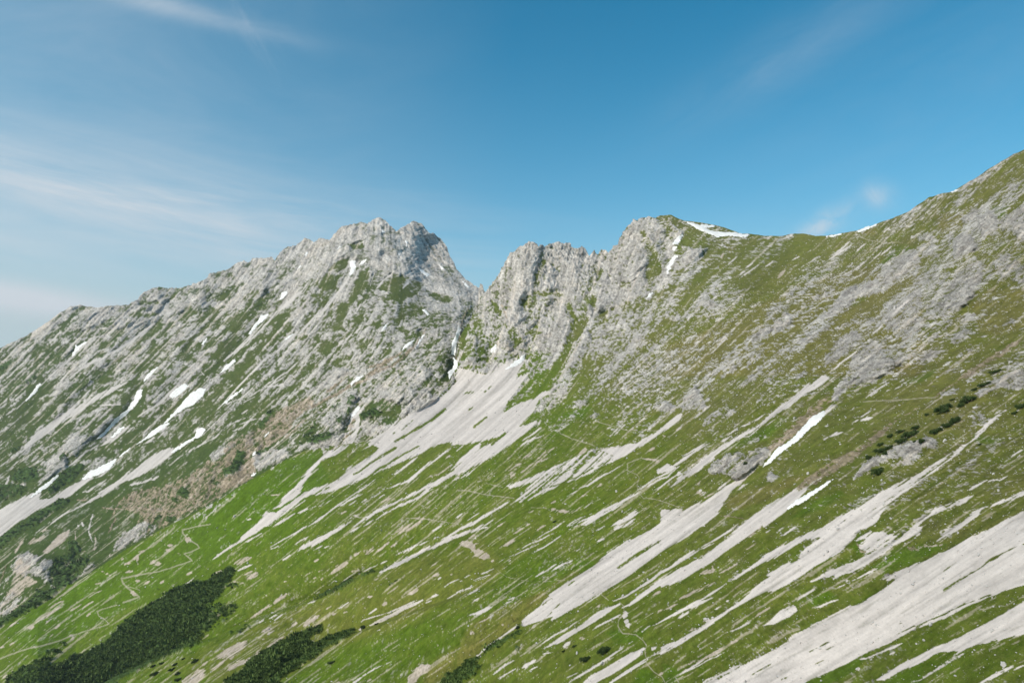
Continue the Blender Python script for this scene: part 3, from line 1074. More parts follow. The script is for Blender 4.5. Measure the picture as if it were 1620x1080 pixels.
SNOW = [
 ('A',T1,'475,435 480,420 490,430 545,400 552,405 500,450 470,490 445,502 470,460','forked snow streak high under the leftmost rounded top'),
 ('A',T1,'158,780 195,730 230,680 255,663 262,670 235,710 200,748','narrow snow tongue nearest the left edge of the mountain'),
 ('A',T1,'908,657 915,635 935,605 995,560 1002,570 970,600 940,628','short snow strip just above the long snow tongue'),
 ('A',T1,'608,1022 680,945 730,885 800,835 850,765 868,712 902,705 897,745 860,800 800,862 720,932 650,1002','longest snow tongue running down the left mountain gully'),
 ('A',T1,'1073,742 1100,708 1170,670 1197,680 1150,728 1090,762','broad blunt snow patch left of the largest snow patch'),
 ('A',T1,'1038,917 1085,865 1145,800 1205,730 1265,695 1303,700 1293,742 1230,792 1110,864 1060,907','largest snow patch on the left mountain, wide at its top'),
 ('A',T1,'865,1048 930,998 970,958 1045,916 1072,920 1020,962 960,1002 900,1033','snow strip just below the largest left mountain patch'),
 ('A',T1,'1272,418 1308,380 1314,384 1300,402 1285,422','tiny snow sliver above the broad blunt patch'),
 ('A',T1,'1392,600 1430,553 1485,515 1488,525 1440,578','thin snow strip right of the broad blunt patch'),
 ('A',T3,'128,795 170,735 215,678 258,670 250,690 200,732 145,795','snow streak below the grey shoulder on the left mountain'),
 ('A',T1,'697,1008 760,948 792,936 755,980 712,1008','small snow strip tucked beside the longest snow tongue'),
 ('A',T1,'1408,797 1450,758 1530,698 1542,700 1480,748 1430,792','hair-thin snow line above the brown erosion gully'),
 ('A',T2,'1083,302 1150,248 1235,200 1248,155 1280,143 1305,153 1282,192 1222,222 1150,272 1095,307','curved snow tongue with a round head at the scree start'),
 ('A',T2,'513,472 560,428 640,388 738,341 692,412 622,442 540,473','wide snow wedge feeding the big left scree chute'),
 ('A',T2,'188,587 260,523 375,435 372,452 312,512 240,562','lowest snow tongue on the left between dark scrub'),
 ('A',T2,'757,327 790,293 822,278 802,302 776,320','snow scrap between the wedge and the patch above'),
 ('A',T3,'768,434 783,380 772,338 814,336 810,372 797,412','funnel shaped snow patch below the main peak'),
 ('A',T3,'834,358 858,328 879,323 862,348','small snow dash right of the funnel shaped patch'),
 ('A',T3,'328,578 350,533 380,523 372,547 340,578','snow blot in the gully under the grey shoulder'),
 ('A',T3,'-5,1008 28,958 48,953 20,992','snow strip level with the highest tongue of the gully'),
 ('A',T3,'356,838 400,798 422,793 387,825','faint snow dash mid way down the central buttress'),
 ('A',T3,'972,784 998,735 1017,726 1002,757','snow dash in the rocks below the green shoulder'),
 ('A',T3,'1223,635 1250,638 1277,670 1266,678 1245,657','bent snow scrap above the brown gully head'),
 ('A',T3,'1097,903 1138,853 1182,831 1162,862 1120,888','left one of two snow strips at the brown gully head'),
 ('A',T3,'1183,888 1238,793 1247,803 1217,852 1195,888','right one of two snow strips at the brown gully head'),
 ('B',T3,'1463,743 1478,765 1458,820 1444,880 1438,927 1418,922 1423,850 1448,800','upper snow ribbon in the narrow gully below the notch'),
 ('B',T3,'1430,945 1452,965 1453,1000 1428,1042 1406,1080 1398,1042 1420,1018 1437,985','lower snow ribbon in the narrow gully above the fan'),
 ('A',T7,'773,195 820,148 859,138 832,168 785,199','snow strip lying in the brown gully'),
 ('A',T3,'1212,382 1245,398 1278,425 1262,433 1230,412','snow streak on the right shoulder of the main peak'),
 ('A',T3,'1336,360 1370,376 1380,397 1350,383','snow scrap under the dark east wall'),
 ('A',T3,'1482,452 1535,503 1522,505 1488,472','last snow dash before the notch'),
 ('A',T3,'1122,207 1140,213 1133,243','snow speck in the cleft between the twin summits'),
 ('A',T3,'972,130 998,150 980,153','snow speck right below the highest summit'),
 ('A',T3,'487,303 505,266 513,280 498,308','snow dash on the grey shoulder left of the peak'),
 ('A',T3,'697,258 713,232 718,245','snow speck left of the small dark crag'),
 ('A',T3,'1072,278 1097,293 1086,300','snow speck on the bare slab below the twin summits'),
 ('A',T3,'1158,283 1187,296 1175,303','snow speck beside the dark east wall foot'),
 ('A',T3,'440,388 462,362 466,370 448,392','snow dash at the foot of the grey shoulder'),
 ('B',T4,'1382,312 1378,268 1403,230 1435,208 1442,215 1412,257 1397,302','upper half of the split snow streak under the right summit'),
 ('B',T4,'1342,458 1348,400 1373,350 1393,330 1410,344 1387,382 1361,432','lower half of the split snow streak under the right summit'),
 ('B',T4,'228,953 238,920 258,898 265,930 250,953','drop shaped snow patch left of the fan tip'),
 ('B',T4,'318,1058 380,1008 442,965 440,1002 380,1037 330,1058','snow wedge at the tip of the great scree fan'),
 ('B',T4,'1212,608 1230,578 1252,576 1237,603','small snow patch where grass meets the grey crest'),
 ('B',T5,'132,121 220,143 322,150 318,158 248,160 262,171 320,185 420,191 545,208 520,219 400,213 340,218 260,191 190,156','long snow band lying across the right summit saddle'),
 ('B',T5,'1030,218 1130,198 1120,207 1060,219','low snow strip on the saddle skyline'),
 ('B',T5,'1218,185 1280,159 1350,139 1340,149 1260,183','thin snow cornice where the right ridge starts to climb'),
 ('B',(1215,220,4),'1155,337 1208,318 1195,331 1165,340','tiny snow cornice highest on the right ridge'),
 ('B',T6,'628,714 660,668 710,608 800,548 860,488 930,408 1015,360 1022,375 992,420 930,462 870,527 800,582 740,622 680,682','large nearest snow tongue beside the dark rock outcrop'),
 ('B',T6,'776,980 840,926 940,866 1072,788 1066,798 960,880 870,940 800,975','dirty snow strip inside the middle scree chute'),
 ('A',T7,'232,528 240,512 252,498 268,492 264,502 250,516','snow scrap on the brown broken slope'),
 ('A',T7,'155,648 162,630 176,612 182,616 172,634 163,646','snow speck low on the brown broken slope'),
 ('A',T7,'140,776 148,760 164,750 180,752 170,764 154,774','snow lump at the foot of the brown slope'),
 ('A',T7,'773,412 798,363 823,333 837,338 822,372 790,403','snow tongue in the slot beside the dark outcrop'),
]
GR_ = 'dwarf pines on the right hand rocky rib'; GC_='dwarf pines near the bottom of the slope'; GL_='dwarf pines dotted on the lower left rise'
SHRUBS = [
 (1576,587,17,8,'flat dwarf pine highest up, below the tan streak',GR_),
 (1558,607,20,10,'wide low dwarf pine beside the white rock slab',GR_),
 (1542,615,11,8,'small dwarf pine just left of the wide low one',GR_),
 (1535,630,25,17,'largest round dwarf pine of the upper cluster',GR_),
 (1521,640,10,11,'small dwarf pine touching the largest upper one',GR_),
 (1507,631,8,4,'tiny flat dwarf pine above the upper cluster',GR_),
 (1496,644,30,20,'broad spiky dwarf pine left of the upper cluster',GR_),
 (1483,648,9,9,'small dwarf pine at the left end of the broad spiky one',GR_),
 (1467,655,8,6,'tiny dwarf pine on the white stone edge',GR_),
 (1512,664,16,14,'greyish half bare dwarf pine in the stony patch',GR_),
 (1501,672,15,13,'dense dwarf pine in front of the greyish one',GR_),
 (1482,680,19,15,'round dwarf pine standing alone in the middle',GR_),
 (1449,675,14,11,'dwarf pine above the long middle clump',GR_),
 (1426,681,16,7,'thin flat dwarf pine left of the long middle clump',GR_),
 (1440,686,25,14,'long dwarf pine in the middle clump above the crag',GR_),
 (1428,697,17,13,'bright green tipped dwarf pine at the crag top',GR_),
 (1409,688,10,10,'small upright dwarf pine left of the middle clump',GR_),
 (1448,699,6,6,'tiny dwarf pine between two bigger ones above the crag',GR_),
 (1460,697,11,12,'dark dwarf pine at the right end of the crag',GR_),
 (1393,702,10,8,'small dwarf pine crowning the lower clump',GR_),
 (1396,711,20,12,'slanting dwarf pine on the left crag edge',GR_),
 (1409,706,10,8,'small brownish dwarf pine on the crag edge',GR_),
 (1401,716,9,10,'dwarf pine hanging over the crag face',GR_),
 (1376,723,11,11,'lowest left dwarf pine at the crag foot',GR_),
 (1389,744,22,13,'slanting dwarf pine alone below the crag',GR_),
 (1617,641,14,14,'dwarf pine cut by the right edge of the view',GR_),
 (1606,652,10,8,'small dwarf pine near the right edge of the view',GR_),
 (1550,702,7,4,'tiny dwarf pine alone on green grass below the scree line',GR_),
 (1181,733,7,8,'small dwarf pine growing in the dark rock outcrop','dwarf pines near the rock outcrop'),
 (956,1027,19,17,'larger of two round dwarf pines by the bottom scree',GC_),
 (927,1042,16,13,'smaller of two round dwarf pines by the bottom scree',GC_),
 (909,1021,9,6,'small dwarf pine at the pale dirt patch',GC_),
 (892,1029,7,5,'tiny dwarf pine left of the pale dirt patch',GC_),
 (820,991,9,7,'dwarf pine at the tip of the large scree tongue',GC_),
 (877,824,6,4,'tiny dwarf pine alone on the mid green slope',GC_),
 (524,1047,12,6,'flat dwarf pine alone on the bright grass',GC_),
 (577,989,14,9,'dwarf pine at the foot of the thin white streaks',GC_),
 (596,986,8,5,'small dwarf pine right of the thin white streaks foot',GC_),
 (309,1044,11,9,'biggest dwarf pine of the dotted group',GL_),
 (277,1050,7,6,'round dwarf pine left of the biggest dotted one',GL_),
 (256,1049,7,6,'second dwarf pine from the left along the rise crest',GL_),
 (242,1052,8,8,'leftmost upper dwarf pine of the dotted group',GL_),
 (272,1057,13,7,'wide dwarf pine in the middle of the dotted group',GL_),
 (281,1064,9,8,'dwarf pine just under the wide dotted one',GL_),
 (245,1065,14,8,'wide dwarf pine low on the left of the dotted group',GL_),
 (281,1074,11,8,'lowest dwarf pine of the dotted group by the bottom edge',GL_),
 (290,1041,6,5,'tiny dwarf pine above the biggest dotted one',GL_),
]
BOULDERS = [
 (1589,1051,11,'pale boulder in the grass at bottom right'),(1357,1058,5,'small white boulder on the green strip between screes'),
 (1117,980,8,'white boulder above the lower scree chute'),(1450,1018,3.5,'tiny pale stone on the far bottom right grass'),
 (1128,977,5,'smaller white boulder right of the one above the lower chute'),(574,993,4,'white boulder between two small dwarf pines'),
 (1293,985,4,'single white stone at the edge of the widest scree'),(1075,815,4,'pale stone below the trail bend'),
 (1222,1027,4,'white stone on the lower grass strip'),(372,817,5,'lone pale boulder on the smooth upper left green slope'),
]
HAZE_D = 0.00006
GRIT = 3.2
BUMP = 1.6
import bpy, math, random
import numpy as np
f32 = np.float32
W, H, F = 1620.0, 1080.0, 1095.0
PITCH = math.radians(3.2)
CAM = np.array([0.0, 0.0, 700.0], f32)
random.seed(4)
sc = bpy.context.scene
COL = sc.collection

# ------------------------------------------------------------------ maths
GR = np.random.RandomState(7).normal(size=(256, 3)).astype(f32)
GR /= np.linalg.norm(GR, axis=1, keepdims=True)

def perlin(x, y, z, seed=0):
    shp = x.shape
    x = x.ravel(); y = y.ravel(); z = z.ravel()
    out = np.empty(x.size, f32)
    for a in range(0, x.size, 131072):
        s = slice(a, a + 131072)
        X, Y, Z = x[s], y[s], z[s]
        xf, yf, zf = np.floor(X), np.floor(Y), np.floor(Z)
        xi, yi, zi = (v.astype(np.int64).astype(np.uint32) for v in (xf, yf, zf))
        fx, fy, fz = X - xf, Y - yf, Z - zf
        u, v, w = (t * t * t * (t * (t * 6 - 15) + 10) for t in (fx, fy, fz))
        acc = 0
        for i in (0, 1):
            hx = (xi + np.uint32(i)) * np.uint32(73856093)
            wu = u if i else 1 - u
            for j in (0, 1):
                hy = hx ^ ((yi + np.uint32(j)) * np.uint32(19349663))
                wv = wu * (v if j else 1 - v)
                for k in (0, 1):
                    h = hy ^ ((zi + np.uint32(k)) * np.uint32(83492791)) ^ np.uint32(seed * 2654435 + 977)
                    h = (h ^ (h >> np.uint32(15))) * np.uint32(2246822519)
                    h = (h ^ (h >> np.uint32(13))) & np.uint32(255)
                    g = GR[h]
                    acc = acc + wv * (w if k else 1 - w) * (g[:, 0] * (fx - i) + g[:, 1] * (fy - j) + g[:, 2] * (fz - k))
        out[s] = acc
    return (out * 1.9).reshape(shp)

SY = 1.0
def band(P, d, px, seed=0, ridged=False, sz=1.0):
    """noise anchored in the world whose wavelength follows the distance in steps of two; returns noise, wavelength"""
    lam = px * d / F
    l2 = np.log2(lam)
    k = np.floor(l2); fr = (l2 - k).astype(f32)
    out = 0
    for q in (0, 1):
        wl = np.exp2(k + q).astype(f32)
        off = ((k + q) * 17.31).astype(f32)
        n = perlin(P[..., 0] / wl + off, P[..., 1] * SY / wl, P[..., 2] / (wl * sz), seed)
        if ridged:
            n = 0.55 - np.abs(n) * 1.6
        out = out + n * (fr if q else 1 - fr)
    return out, lam

def sstep(t):
    t = np.clip(t, 0, 1)
    return t * t * (3 - 2 * t)

def norm(v):
    return v / np.maximum(np.linalg.norm(v, axis=-1, keepdims=True), 1e-9)

def blur(a, r):
    for ax in (0, 1):
        p = np.pad(a, [(r + 1, r) if i == ax else (0, 0) for i in (0, 1)], mode='edge')
        c = np.cumsum(p, axis=ax, dtype=np.float64)
        n = a.shape[ax]
        hi = np.take(c, np.arange(2 * r + 1, 2 * r + 1 + n), axis=ax)
        lo = np.take(c, np.arange(0, n), axis=ax)
        a = ((hi - lo) / (2 * r + 1)).astype(f32)
    return a

def bil(img, px, py):
    """sample an image-sized array, edges clamped"""
    h, w = img.shape[:2]
    if (h, w) == (1080, 1620):                       # beyond the surveyed ground the cover carries on as its mirror
        px = (w - 1) - np.abs((w - 1) - np.abs(px)); py = (h - 1) - np.abs((h - 1) - np.abs(py))
    x = np.clip(px, 0, w - 1.001); y = np.clip(py, 0, h - 1.001)
    x0 = x.astype(np.int32); y0 = y.astype(np.int32)
    fx = (x - x0).astype(f32); fy = (y - y0).astype(f32)
    if img.ndim == 3:
        fx = fx[..., None]; fy = fy[..., None]
    return (img[y0, x0] * (1 - fx) + img[y0, x0 + 1] * fx) * (1 - fy) + (img[y0 + 1, x0] * (1 - fx) + img[y0 + 1, x0 + 1] * fx) * fy

# ------------------------------------------------------------------ ground cover survey; k is scrub and also painted cleft shade
fields = {c: np.zeros((1080, 1620), f32) for c in 'sdnkpboh'}
R = np.zeros((1080, 1620), f32)
for j, row in enumerate(ROCK):
    pass
rg = np.array([[int(c) for c in row.replace(' ', '')] for row in ROCK], f32) / 10.0
yy, xx = np.mgrid[0:1080, 0:1620].astype(f32)
R = bil(rg, xx / 54.0, (yy - 350) / 50.0)
R = np.clip(.5 + (R - .5) * 1.15, 0, 1)

def seg_dist(X, Y, pts):
    """distance to a polyline and position along it (0..1)"""
    best = np.full(X.shape, 1e9, f32); tt = np.zeros(X.shape, f32)
    L = [0.0]
    for a, b in zip(pts[:-1], pts[1:]):
        L.append(L[-1] + math.hypot(b[0] - a[0], b[1] - a[1]))
    tot = max(L[-1], 1e-6)
    if len(pts) == 1:
        return np.hypot(X - pts[0][0], Y - pts[0][1]).astype(f32), np.full(X.shape, .5, f32)
    for i, (a, b) in enumerate(zip(pts[:-1], pts[1:])):
        dx, dy = b[0] - a[0], b[1] - a[1]
        q = max(dx * dx + dy * dy, 1e-9)
        t = np.clip(((X - a[0]) * dx + (Y - a[1]) * dy) / q, 0, 1)
        dd = np.hypot(X - a[0] - t * dx, Y - a[1] - t * dy)
        m = dd < best
        best = np.where(m, dd, best)
        tt = np.where(m, (L[i] + t * math.sqrt(q)) / tot, tt)
    return best, tt

def inside(X, Y, pts):
    c = np.zeros(X.shape, bool)
    n = len(pts)
    for i in range(n):
        (x1, y1), (x2, y2) = pts[i], pts[(i + 1) % n]
        if y1 == y2:
            continue
        m = ((y1 > Y) != (y2 > Y)) & (X < (x2 - x1) * (Y - y1) / (y2 - y1) + x1)
        c ^= m
    return c

def cover(kind, width, pts, soft):
    xs = [p[0] for p in pts]; ys = [p[1] for p in pts]
    m = width / 2 + soft + 3
    x0 = max(int(min(xs) - m), 0); x1 = min(int(max(xs) + m) + 2, 1620)
    y0 = max(int(min(ys) - m), 0); y1 = min(int(max(ys) + m) + 2, 1080)
    if x1 <= x0 or y1 <= y0:
        return None
    X, Y = xx[y0:y1, x0:x1], yy[y0:y1, x0:x1]
    if kind == 'poly':
        dd, _ = seg_dist(X, Y, pts + [pts[0]])
        sd = np.where(inside(X, Y, pts), dd, -dd)
        a = sstep(.5 + sd / (2 * soft))
    else:
        dd, t = seg_dist(X, Y, pts)
        w = width / 2
        if kind == 'taper' and len(pts) > 1:
            w = w * np.clip(np.minimum(t, 1 - t) * 5, .18, 1) ** .6
        peak = np.clip(w / .75, 0, 1)
        a = sstep(.5 + (w - dd) / (2 * np.minimum(soft, np.maximum(w, .6)))) * peak
    return (slice(y0, y1), slice(x0, x1)), a.astype(f32)

CR = np.zeros((1080, 1620), f32)
ox = oy = 0; ts = 4
for line in SURVEY.strip().splitlines():
    line = line.strip()
    if not line:
        continue
    if line[0] == '@':
        ox, oy, ts = (float(v) for v in line[1:].split()); continue
    head, *rest = line.split()
    pts = [(ox + float(a) / ts, oy + float(b) / ts) for a, b in (p.split(',') for p in rest)]
    c = head[0]; strength = 1.0; wd = 0
    if '%' in head:
        head, s = head.split('%'); strength = float(s) / 100
    if head[1] == '*':
        r = cover('poly', 0, pts, 5.0 if c in 'bo' else (3.0 if c in 'gr' else 2.0))
    else:
        wd = float(head[1:]) / ts * (.62 if c == 'p' else 1)
        r = cover('plain' if c in 'pG' else 'taper', wd, pts, 3.0 if c in 'bogr' else 1.3)
    if r is None:
        continue
    sl, a = r
    a = a * ((strength * .4 if wd > 6.5 and strength < .6 else strength ** .75) if c == 'G' else strength)
    if c == 'g':
        CR[sl] *= 1 - a
        R[sl] = R[sl] * (1 - a) + .13 * a
        continue
    if c == 'r':
        CR[sl] = np.maximum(CR[sl], a)
        R[sl] = R[sl] * (1 - a) + .93 * a
        for q in 'sdnk':
            fields[q][sl] *= (1 - a)
        continue
    if c in 'bo':
        fields[c][sl] = np.maximum(fields[c][sl] * (1 - a), 0)
        fields[c][sl] = np.maximum(fields[c][sl], a)
        continue
    for q in 'sdnkh':
        if q != c:
            fields[q][sl] *= (1 - a)
    if c == 'G':
        R[sl] = R[sl] * (1 - a) + .02 * a
        continue
    if c == 'p':
        fields['p'][sl] = np.maximum(fields['p'][sl], a); continue
    fields[c][sl] = np.maximum(fields[c][sl] * (1 - a * .0), a)
    if c in 'sdn' and strength >= .99:
        R[sl] = R[sl] * (1 - a) + .2 * a

SOFT = {q: blur(fields[q], 3) for q in 'sdk'}
CRS = blur(blur(CR, 3), 3)
# forms of the ground: ribs (+) and gullies (-) in metres
form = np.zeros((1080, 1620), f32)
for w, h, txt in FORMS:
    pts = [tuple(float(v) for v in p.split(',')) for p in txt.split()]
    xs = [p[0] for p in pts]; ys = [p[1] for p in pts]; m = 3 * w
    x0 = max(int(min(xs) - m), 0); x1 = min(int(max(xs) + m), 1620)
    y0 = max(int(min(ys) - m), 0); y1 = min(int(max(ys) + m), 1080)
    dd, t = seg_dist(xx[y0:y1, x0:x1], yy[y0:y1, x0:x1], pts)
    e = np.clip(np.minimum(t, 1 - t) * 4 + .35, 0, 1) if len(pts) > 1 else 1
    form[y0:y1, x0:x1] += h * np.exp(-(dd / w) ** 2) * e

def tps(ctrl):
    c = np.array(ctrl, np.float64)
    p = c[:, :2] / 500.0; n = len(p)
    def U(r2):
        return .5 * r2 * np.log(np.maximum(r2, 1e-12))
    r2 = ((p[:, None] - p[None]) ** 2).sum(-1)
    K = U(r2) + np.eye(n) * 2e-3
    Pm = np.hstack([np.ones((n, 1)), p])
    A = np.block([[K, Pm], [Pm.T, np.zeros((3, 3))]])
    s = np.linalg.solve(A, np.concatenate([np.log(c[:, 2]), np.zeros(3)]))
    def ev(px, py):
        x = (px / 500.0).astype(f32); y = (py / 500.0).astype(f32)
        out = (s[n] + s[n + 1] * x + s[n + 2] * y).astype(f32)
        for i in range(n):
            r = (x - f32(p[i, 0])) ** 2 + (y - f32(p[i, 1])) ** 2
            out += f32(.5 * s[i]) * r * np.log(np.maximum(r, f32(1e-12)))
        return np.exp(out)
    return ev

def idw(ctrl, px, py, pw=2.0):
    num = 0; den = 0
    for x, y, v in ctrl:
        w = 1.0 / ((px - x) ** 2 + (py - y) ** 2 + 900.0) ** (pw / 2 * 1.3)
        num = num + w * v; den = den + w
    return num / den

def ray(px, py):
    u = (px - W / 2) / F; v = (H / 2 - py) / F
    cp, sp = math.cos(PITCH), math.sin(PITCH)
    return np.stack([u, cp - v * sp, sp + v * cp], -1).astype(f32)

def lic(src, ang, n, step):
    """smear a field along the fall line"""
    h, w = src.shape
    dx = -np.cos(ang) * step; dy = np.sin(ang) * step
    I, J = np.mgrid[0:h, 0:w].astype(f32)
    acc = src.copy(); cnt = 1
    for sgn in (1, -1):
        y = I.copy(); x = J.copy()
        for k in range(n):
            yi = np.clip(y, 0, h - 1).astype(np.int32); xi = np.clip(x, 0, w - 1).astype(np.int32)
            ddx = dx[yi, xi]; ddy = dy[yi, xi]
            x = x + sgn * ddx; y = y + sgn * ddy
            yi = np.clip(y + .5, 0, h - 1).astype(np.int32); xi = np.clip(x + .5, 0, w - 1).astype(np.int32)
            acc += src[yi, xi]; cnt += 1
    acc /= math.sqrt(cnt) * 1.0
    return acc / (acc.std() + 1e-6) * .5

def prob(n, s):
    return 1 / (1 + np.exp(-np.clip(n / s, -20, 20)))

# ------------------------------------------------------------------ a stretch of terrain
def build_layer(xs, ys, top, ctrl, far, folds=()):
    A_ = 1.0 if np.isscalar(far) else 0.0
    px, py = np.meshgrid(xs.astype(f32), ys.astype(f32))
    print('layer', px.shape)
    T = np.interp(xs, [p[0] for p in top], [p[1] for p in top]).astype(f32)
    d = tps(ctrl)(px, py)
    for amp, decay, pts in folds:
        m = np.interp(px, [p[0] for p in pts], [p[1] for p in pts])
        e = np.clip((px - pts[0][0] + 60) / 60, 0, 1) * np.clip((pts[-1][0] - px) / 160, 0, 1)
        s = m - py
        d = d * (1 + amp * e * sstep(s / 5.0) * np.exp(-np.maximum(s, 0) / decay))
    P = CAM + ray(px, py) * d[..., None]
    def normals(Q):
        gx = np.gradient(Q, axis=1); gy = np.gradient(Q, axis=0)
        return norm(np.cross(gy, gx))
    Ps = np.stack([blur(P[..., k], 3) for k in range(3)], -1)
    N = normals(Ps)
    ray_ = norm(ray(px, py))
    N = np.where((N * ray_).sum(-1, keepdims=True) > 0, -N, N)
    facing = np.maximum(-(N * ray_).sum(-1), .4)
    ang = np.radians(idw(ANGLES, px, py)).astype(f32)
    S = {k: bil(v, px, py) for k, v in fields.items()}
    Rk = bil(R, px, py)
    S['k'] = .4 * S['k'] + .6 * bil(SOFT['k'], px, py)
    for q_ in 'sd':
        S[q_] = .68 * S[q_] + .32 * bil(SOFT[q_], px, py)
    S['s'] = np.clip(S['s'] * (1 + .3 * A_), 0, 1)
    fm = bil(form, px, py)
    crag = bil(CRS, px, py)
    # world anchored noises
    global SY
    SY = .62 if A_ else .42
    n40, l40 = band(P, d, 46, 1)
    n20, l20 = band(P, d, 22, 2)
    n10, l10 = band(P, d, 11, 3)
    n5, l5 = band(P, d, 5.5, 4)
    n25, l25 = band(P, d, 2.8, 5)
    m5, _ = band(P, d, 5.5, 14)
    m10, _ = band(P, d, 11, 13)
    m25, _ = band(P, d, 2.8, 15)
    st1 = lic(m25 + m5 * .3, ang, 11, 1.0)          # short streaks
    st2 = lic(m5 + m25 * .6, ang, 26, 1.6)         # long streaks
    st3 = lic(m10 + .4 * m5, ang, 24, 2.4)         # broad bands
    w26, l26 = band(P, d, 24, 33)
    st4 = lic(w26 + .3 * n10, ang, 30, 2.6)       # ribs and gullies down the fall line
    # classes
    patch = n40 * (.12 + .14 * A_) + n20 * (.20 + .18 * A_) + n10 * (.38 + .06 * A_) + n5 * (.56 - .14 * A_) + n25 * (.56 - .2 * A_) + st4 * (.26 - .12 * A_) + st2 * .12 + st3 * (.10 + .06 * A_)
    high = np.clip((px - 1040) / 80, 0, 1) * np.clip((660 - py) / 80, 0, 1) * (1 - A_)
    patch = patch / patch.std() + np.clip(fm / 6, -1, 1) * .75 * high
    rock = sstep(.5 + (Rk - prob(-patch, .55)) / (.16 + .16 * A_))
    edge = np.clip(st1 * .6 + st2 * .75 + st3 * .2 + n25 * .15, -1, 1)
    def cls(c, k=.44, w=.20):
        return sstep(.5 + (c + k * edge - .5) / w)
    isl = sstep((st3 * .7 + st2 * .4 + n20 * .45 - .62) / .3) * (1 - A_)
    scree = cls(S['s'] - .42 * isl)
    scree = np.maximum(scree, cls(np.minimum(S['h'] * .55, .55) + (st2 * .25), .35, .2) * sstep(S['h'] * 3))
    dirt = cls(S['d'] * .93, .5, .3)
    brown = sstep(.5 + (S['n'] * .95 + .5 * np.clip(n5 + n10 * .6 + n25 * .8 + st2 * .4, -1, 1) - .5) / .35) * (S['n'] > .02)
    dark = sstep(.5 + (S['k'] + .42 * np.clip(n5 + n10 * .7 + n25 * .6, -1, 1) - .5) / .2) * sstep(S['k'] * 6)
    path = sstep(.5 + (S['p'] + .35 * n5 + .25 * n10 - .45) / .4) * .58 * sstep(S['p'] * 5)
    grassy = np.clip((1 - rock) * (1 - scree) * (1 - dirt) * (1 - brown) * (1 - dark), 0, 1)
    # relief
    SY = .8
    r40, _ = band(P, d, 46, 21, True)
    r20, _ = band(P, d, 24, 22, True, 1.6)
    r10, _ = band(P, d, 12, 23, True, 1.8)
    r5, _ = band(P, d, 5, 24, True, 1.6)
    c25, _ = band(P, d, 2.4, 25)
    rk = blur(np.clip((rock * .35 + .75) * np.clip((Rk - .22) * 1.5, 0, 1), 0, 1) * (1 - S['s']) * (1 - .6 * S['d']), 1)
    rk = np.clip(rk * (1 - dark * .5), 0, 1)
    gr_ = (1 - rk)
    calm = 1 - .85 * np.clip(S['s'], 0, 1)
    big = np.clip(Rk * 1.8 - .15, 0, 1) * (1 - S['s']) * (.11 - .065 * A_) * l26 * st4 + rk * (RA[0] * l40 * r40 + RA[1] * l20 * r20) + fm * (.60 - .12 * A_ + .08 * high) * np.clip(d / 600, .3, 1) + crag * 4.5 * d / F
    disp = (1 - .5 * A_) * rk * (RA[2] * l10 * r10 + RA[3] * l5 * r5 + RA[4] * l25 * c25)
    n90, l90 = band(P, d, 110, 7)
    big += .030 * l90 * n90
    big += gr_ * calm * (.035 * l40 * n40 + .035 * l20 * n20)
    disp += gr_ * calm * (.035 * l10 * n10 + .03 * l5 * n5 + .03 * l25 * n25)
    disp += .05 * l10 * st3 * gr_ * calm
    disp += S['s'] * (.012 * l5 * st1 + .02 * l25 * c25 + .02 * l10 * st2)
    v10, _ = band(P, d, 9, 31, True, 3.2)
    disp += rk * np.clip(Rk * 2 - 1, 0, 1) * .16 * l10 * v10
    disp += rk * .04 * l10 * st2
    disp += .45 * rock * rk * np.minimum(l5, 3.0) * .5
    disp += dark * (.35 * l5 * np.abs(n5) + .3 * l25 * np.abs(n25) + .25 * l10)
    disp += brown * (.36 * l10 * r10 + .25 * l5 * r5)
    disp -= path * .05 * l5
    P = P - ray_ * (big / facing)[..., None].astype(f32) + N * disp[..., None].astype(f32)
    # colours: what the ground itself is, plus shade painted into clefts
    O = idw(OLIVE, px, py) + .16 * n40 + .12 * n20 + .10 * st3 + .10 * n10 + .16 * n5 + .12 * m25
    O = np.clip(O * .85 + .62 * S['o'] - .55 * S['b'], 0, 1)[..., None]
    B = np.clip(S['b'] * .36 + .08 * n20 + .06 * n90, 0, 1)[..., None]
    g1 = np.array(GRASS[0], f32); g2 = np.array(GRASS[1], f32); g3 = np.array(GRASS[2], f32)
    g4 = np.array(GRASS[3], f32)
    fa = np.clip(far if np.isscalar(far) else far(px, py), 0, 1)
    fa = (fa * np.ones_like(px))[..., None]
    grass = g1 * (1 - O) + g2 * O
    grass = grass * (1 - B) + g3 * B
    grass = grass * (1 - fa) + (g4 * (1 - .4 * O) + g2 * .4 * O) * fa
    grass = grass * (1 + .13 * n5 + .15 * n25 + .12 * n10 + .10 * st1 + .08 * st3 + .2 * np.clip(m25 - .35, 0, 1))[..., None]
    dry = np.clip(idw(STONY, px, py) * (.42 + .25 * n20 + .2 * n5), 0, .75)[..., None]
    grass = grass * (1 - dry * (1 - .45 * A_)) + np.array((.112, .104, .056), f32) * dry * (1 - .45 * A_)
    spot = sstep((n25 * .6 - m5 * .5 + n10 * .2 - .30) / .25)[..., None]
    grass = grass * (1 - (.18 + .34 * O) * spot)
    fleck = (sstep((m25 * .6 + c25 * .6 + n5 * .2 - FLECK + .40 * (idw(STONY, px, py))) / .12))[..., None]
    straw = sstep((n25 * .5 + m5 * .5 - .42) / .2)[..., None]
    grass = grass * (1 - .35 * straw * O) + np.array((.15, .13, .055), f32) * .35 * straw * O
    stone = np.array(ROCKC[1], f32)
    grass = grass * (1 - .75 * fleck) + stone * .75 * fleck
    RC0 = np.array(ROCKC[0], f32)
    lich = sstep((n10 * .5 + n20 * .6 + st3 * .3 + .1) / .7)[..., None]
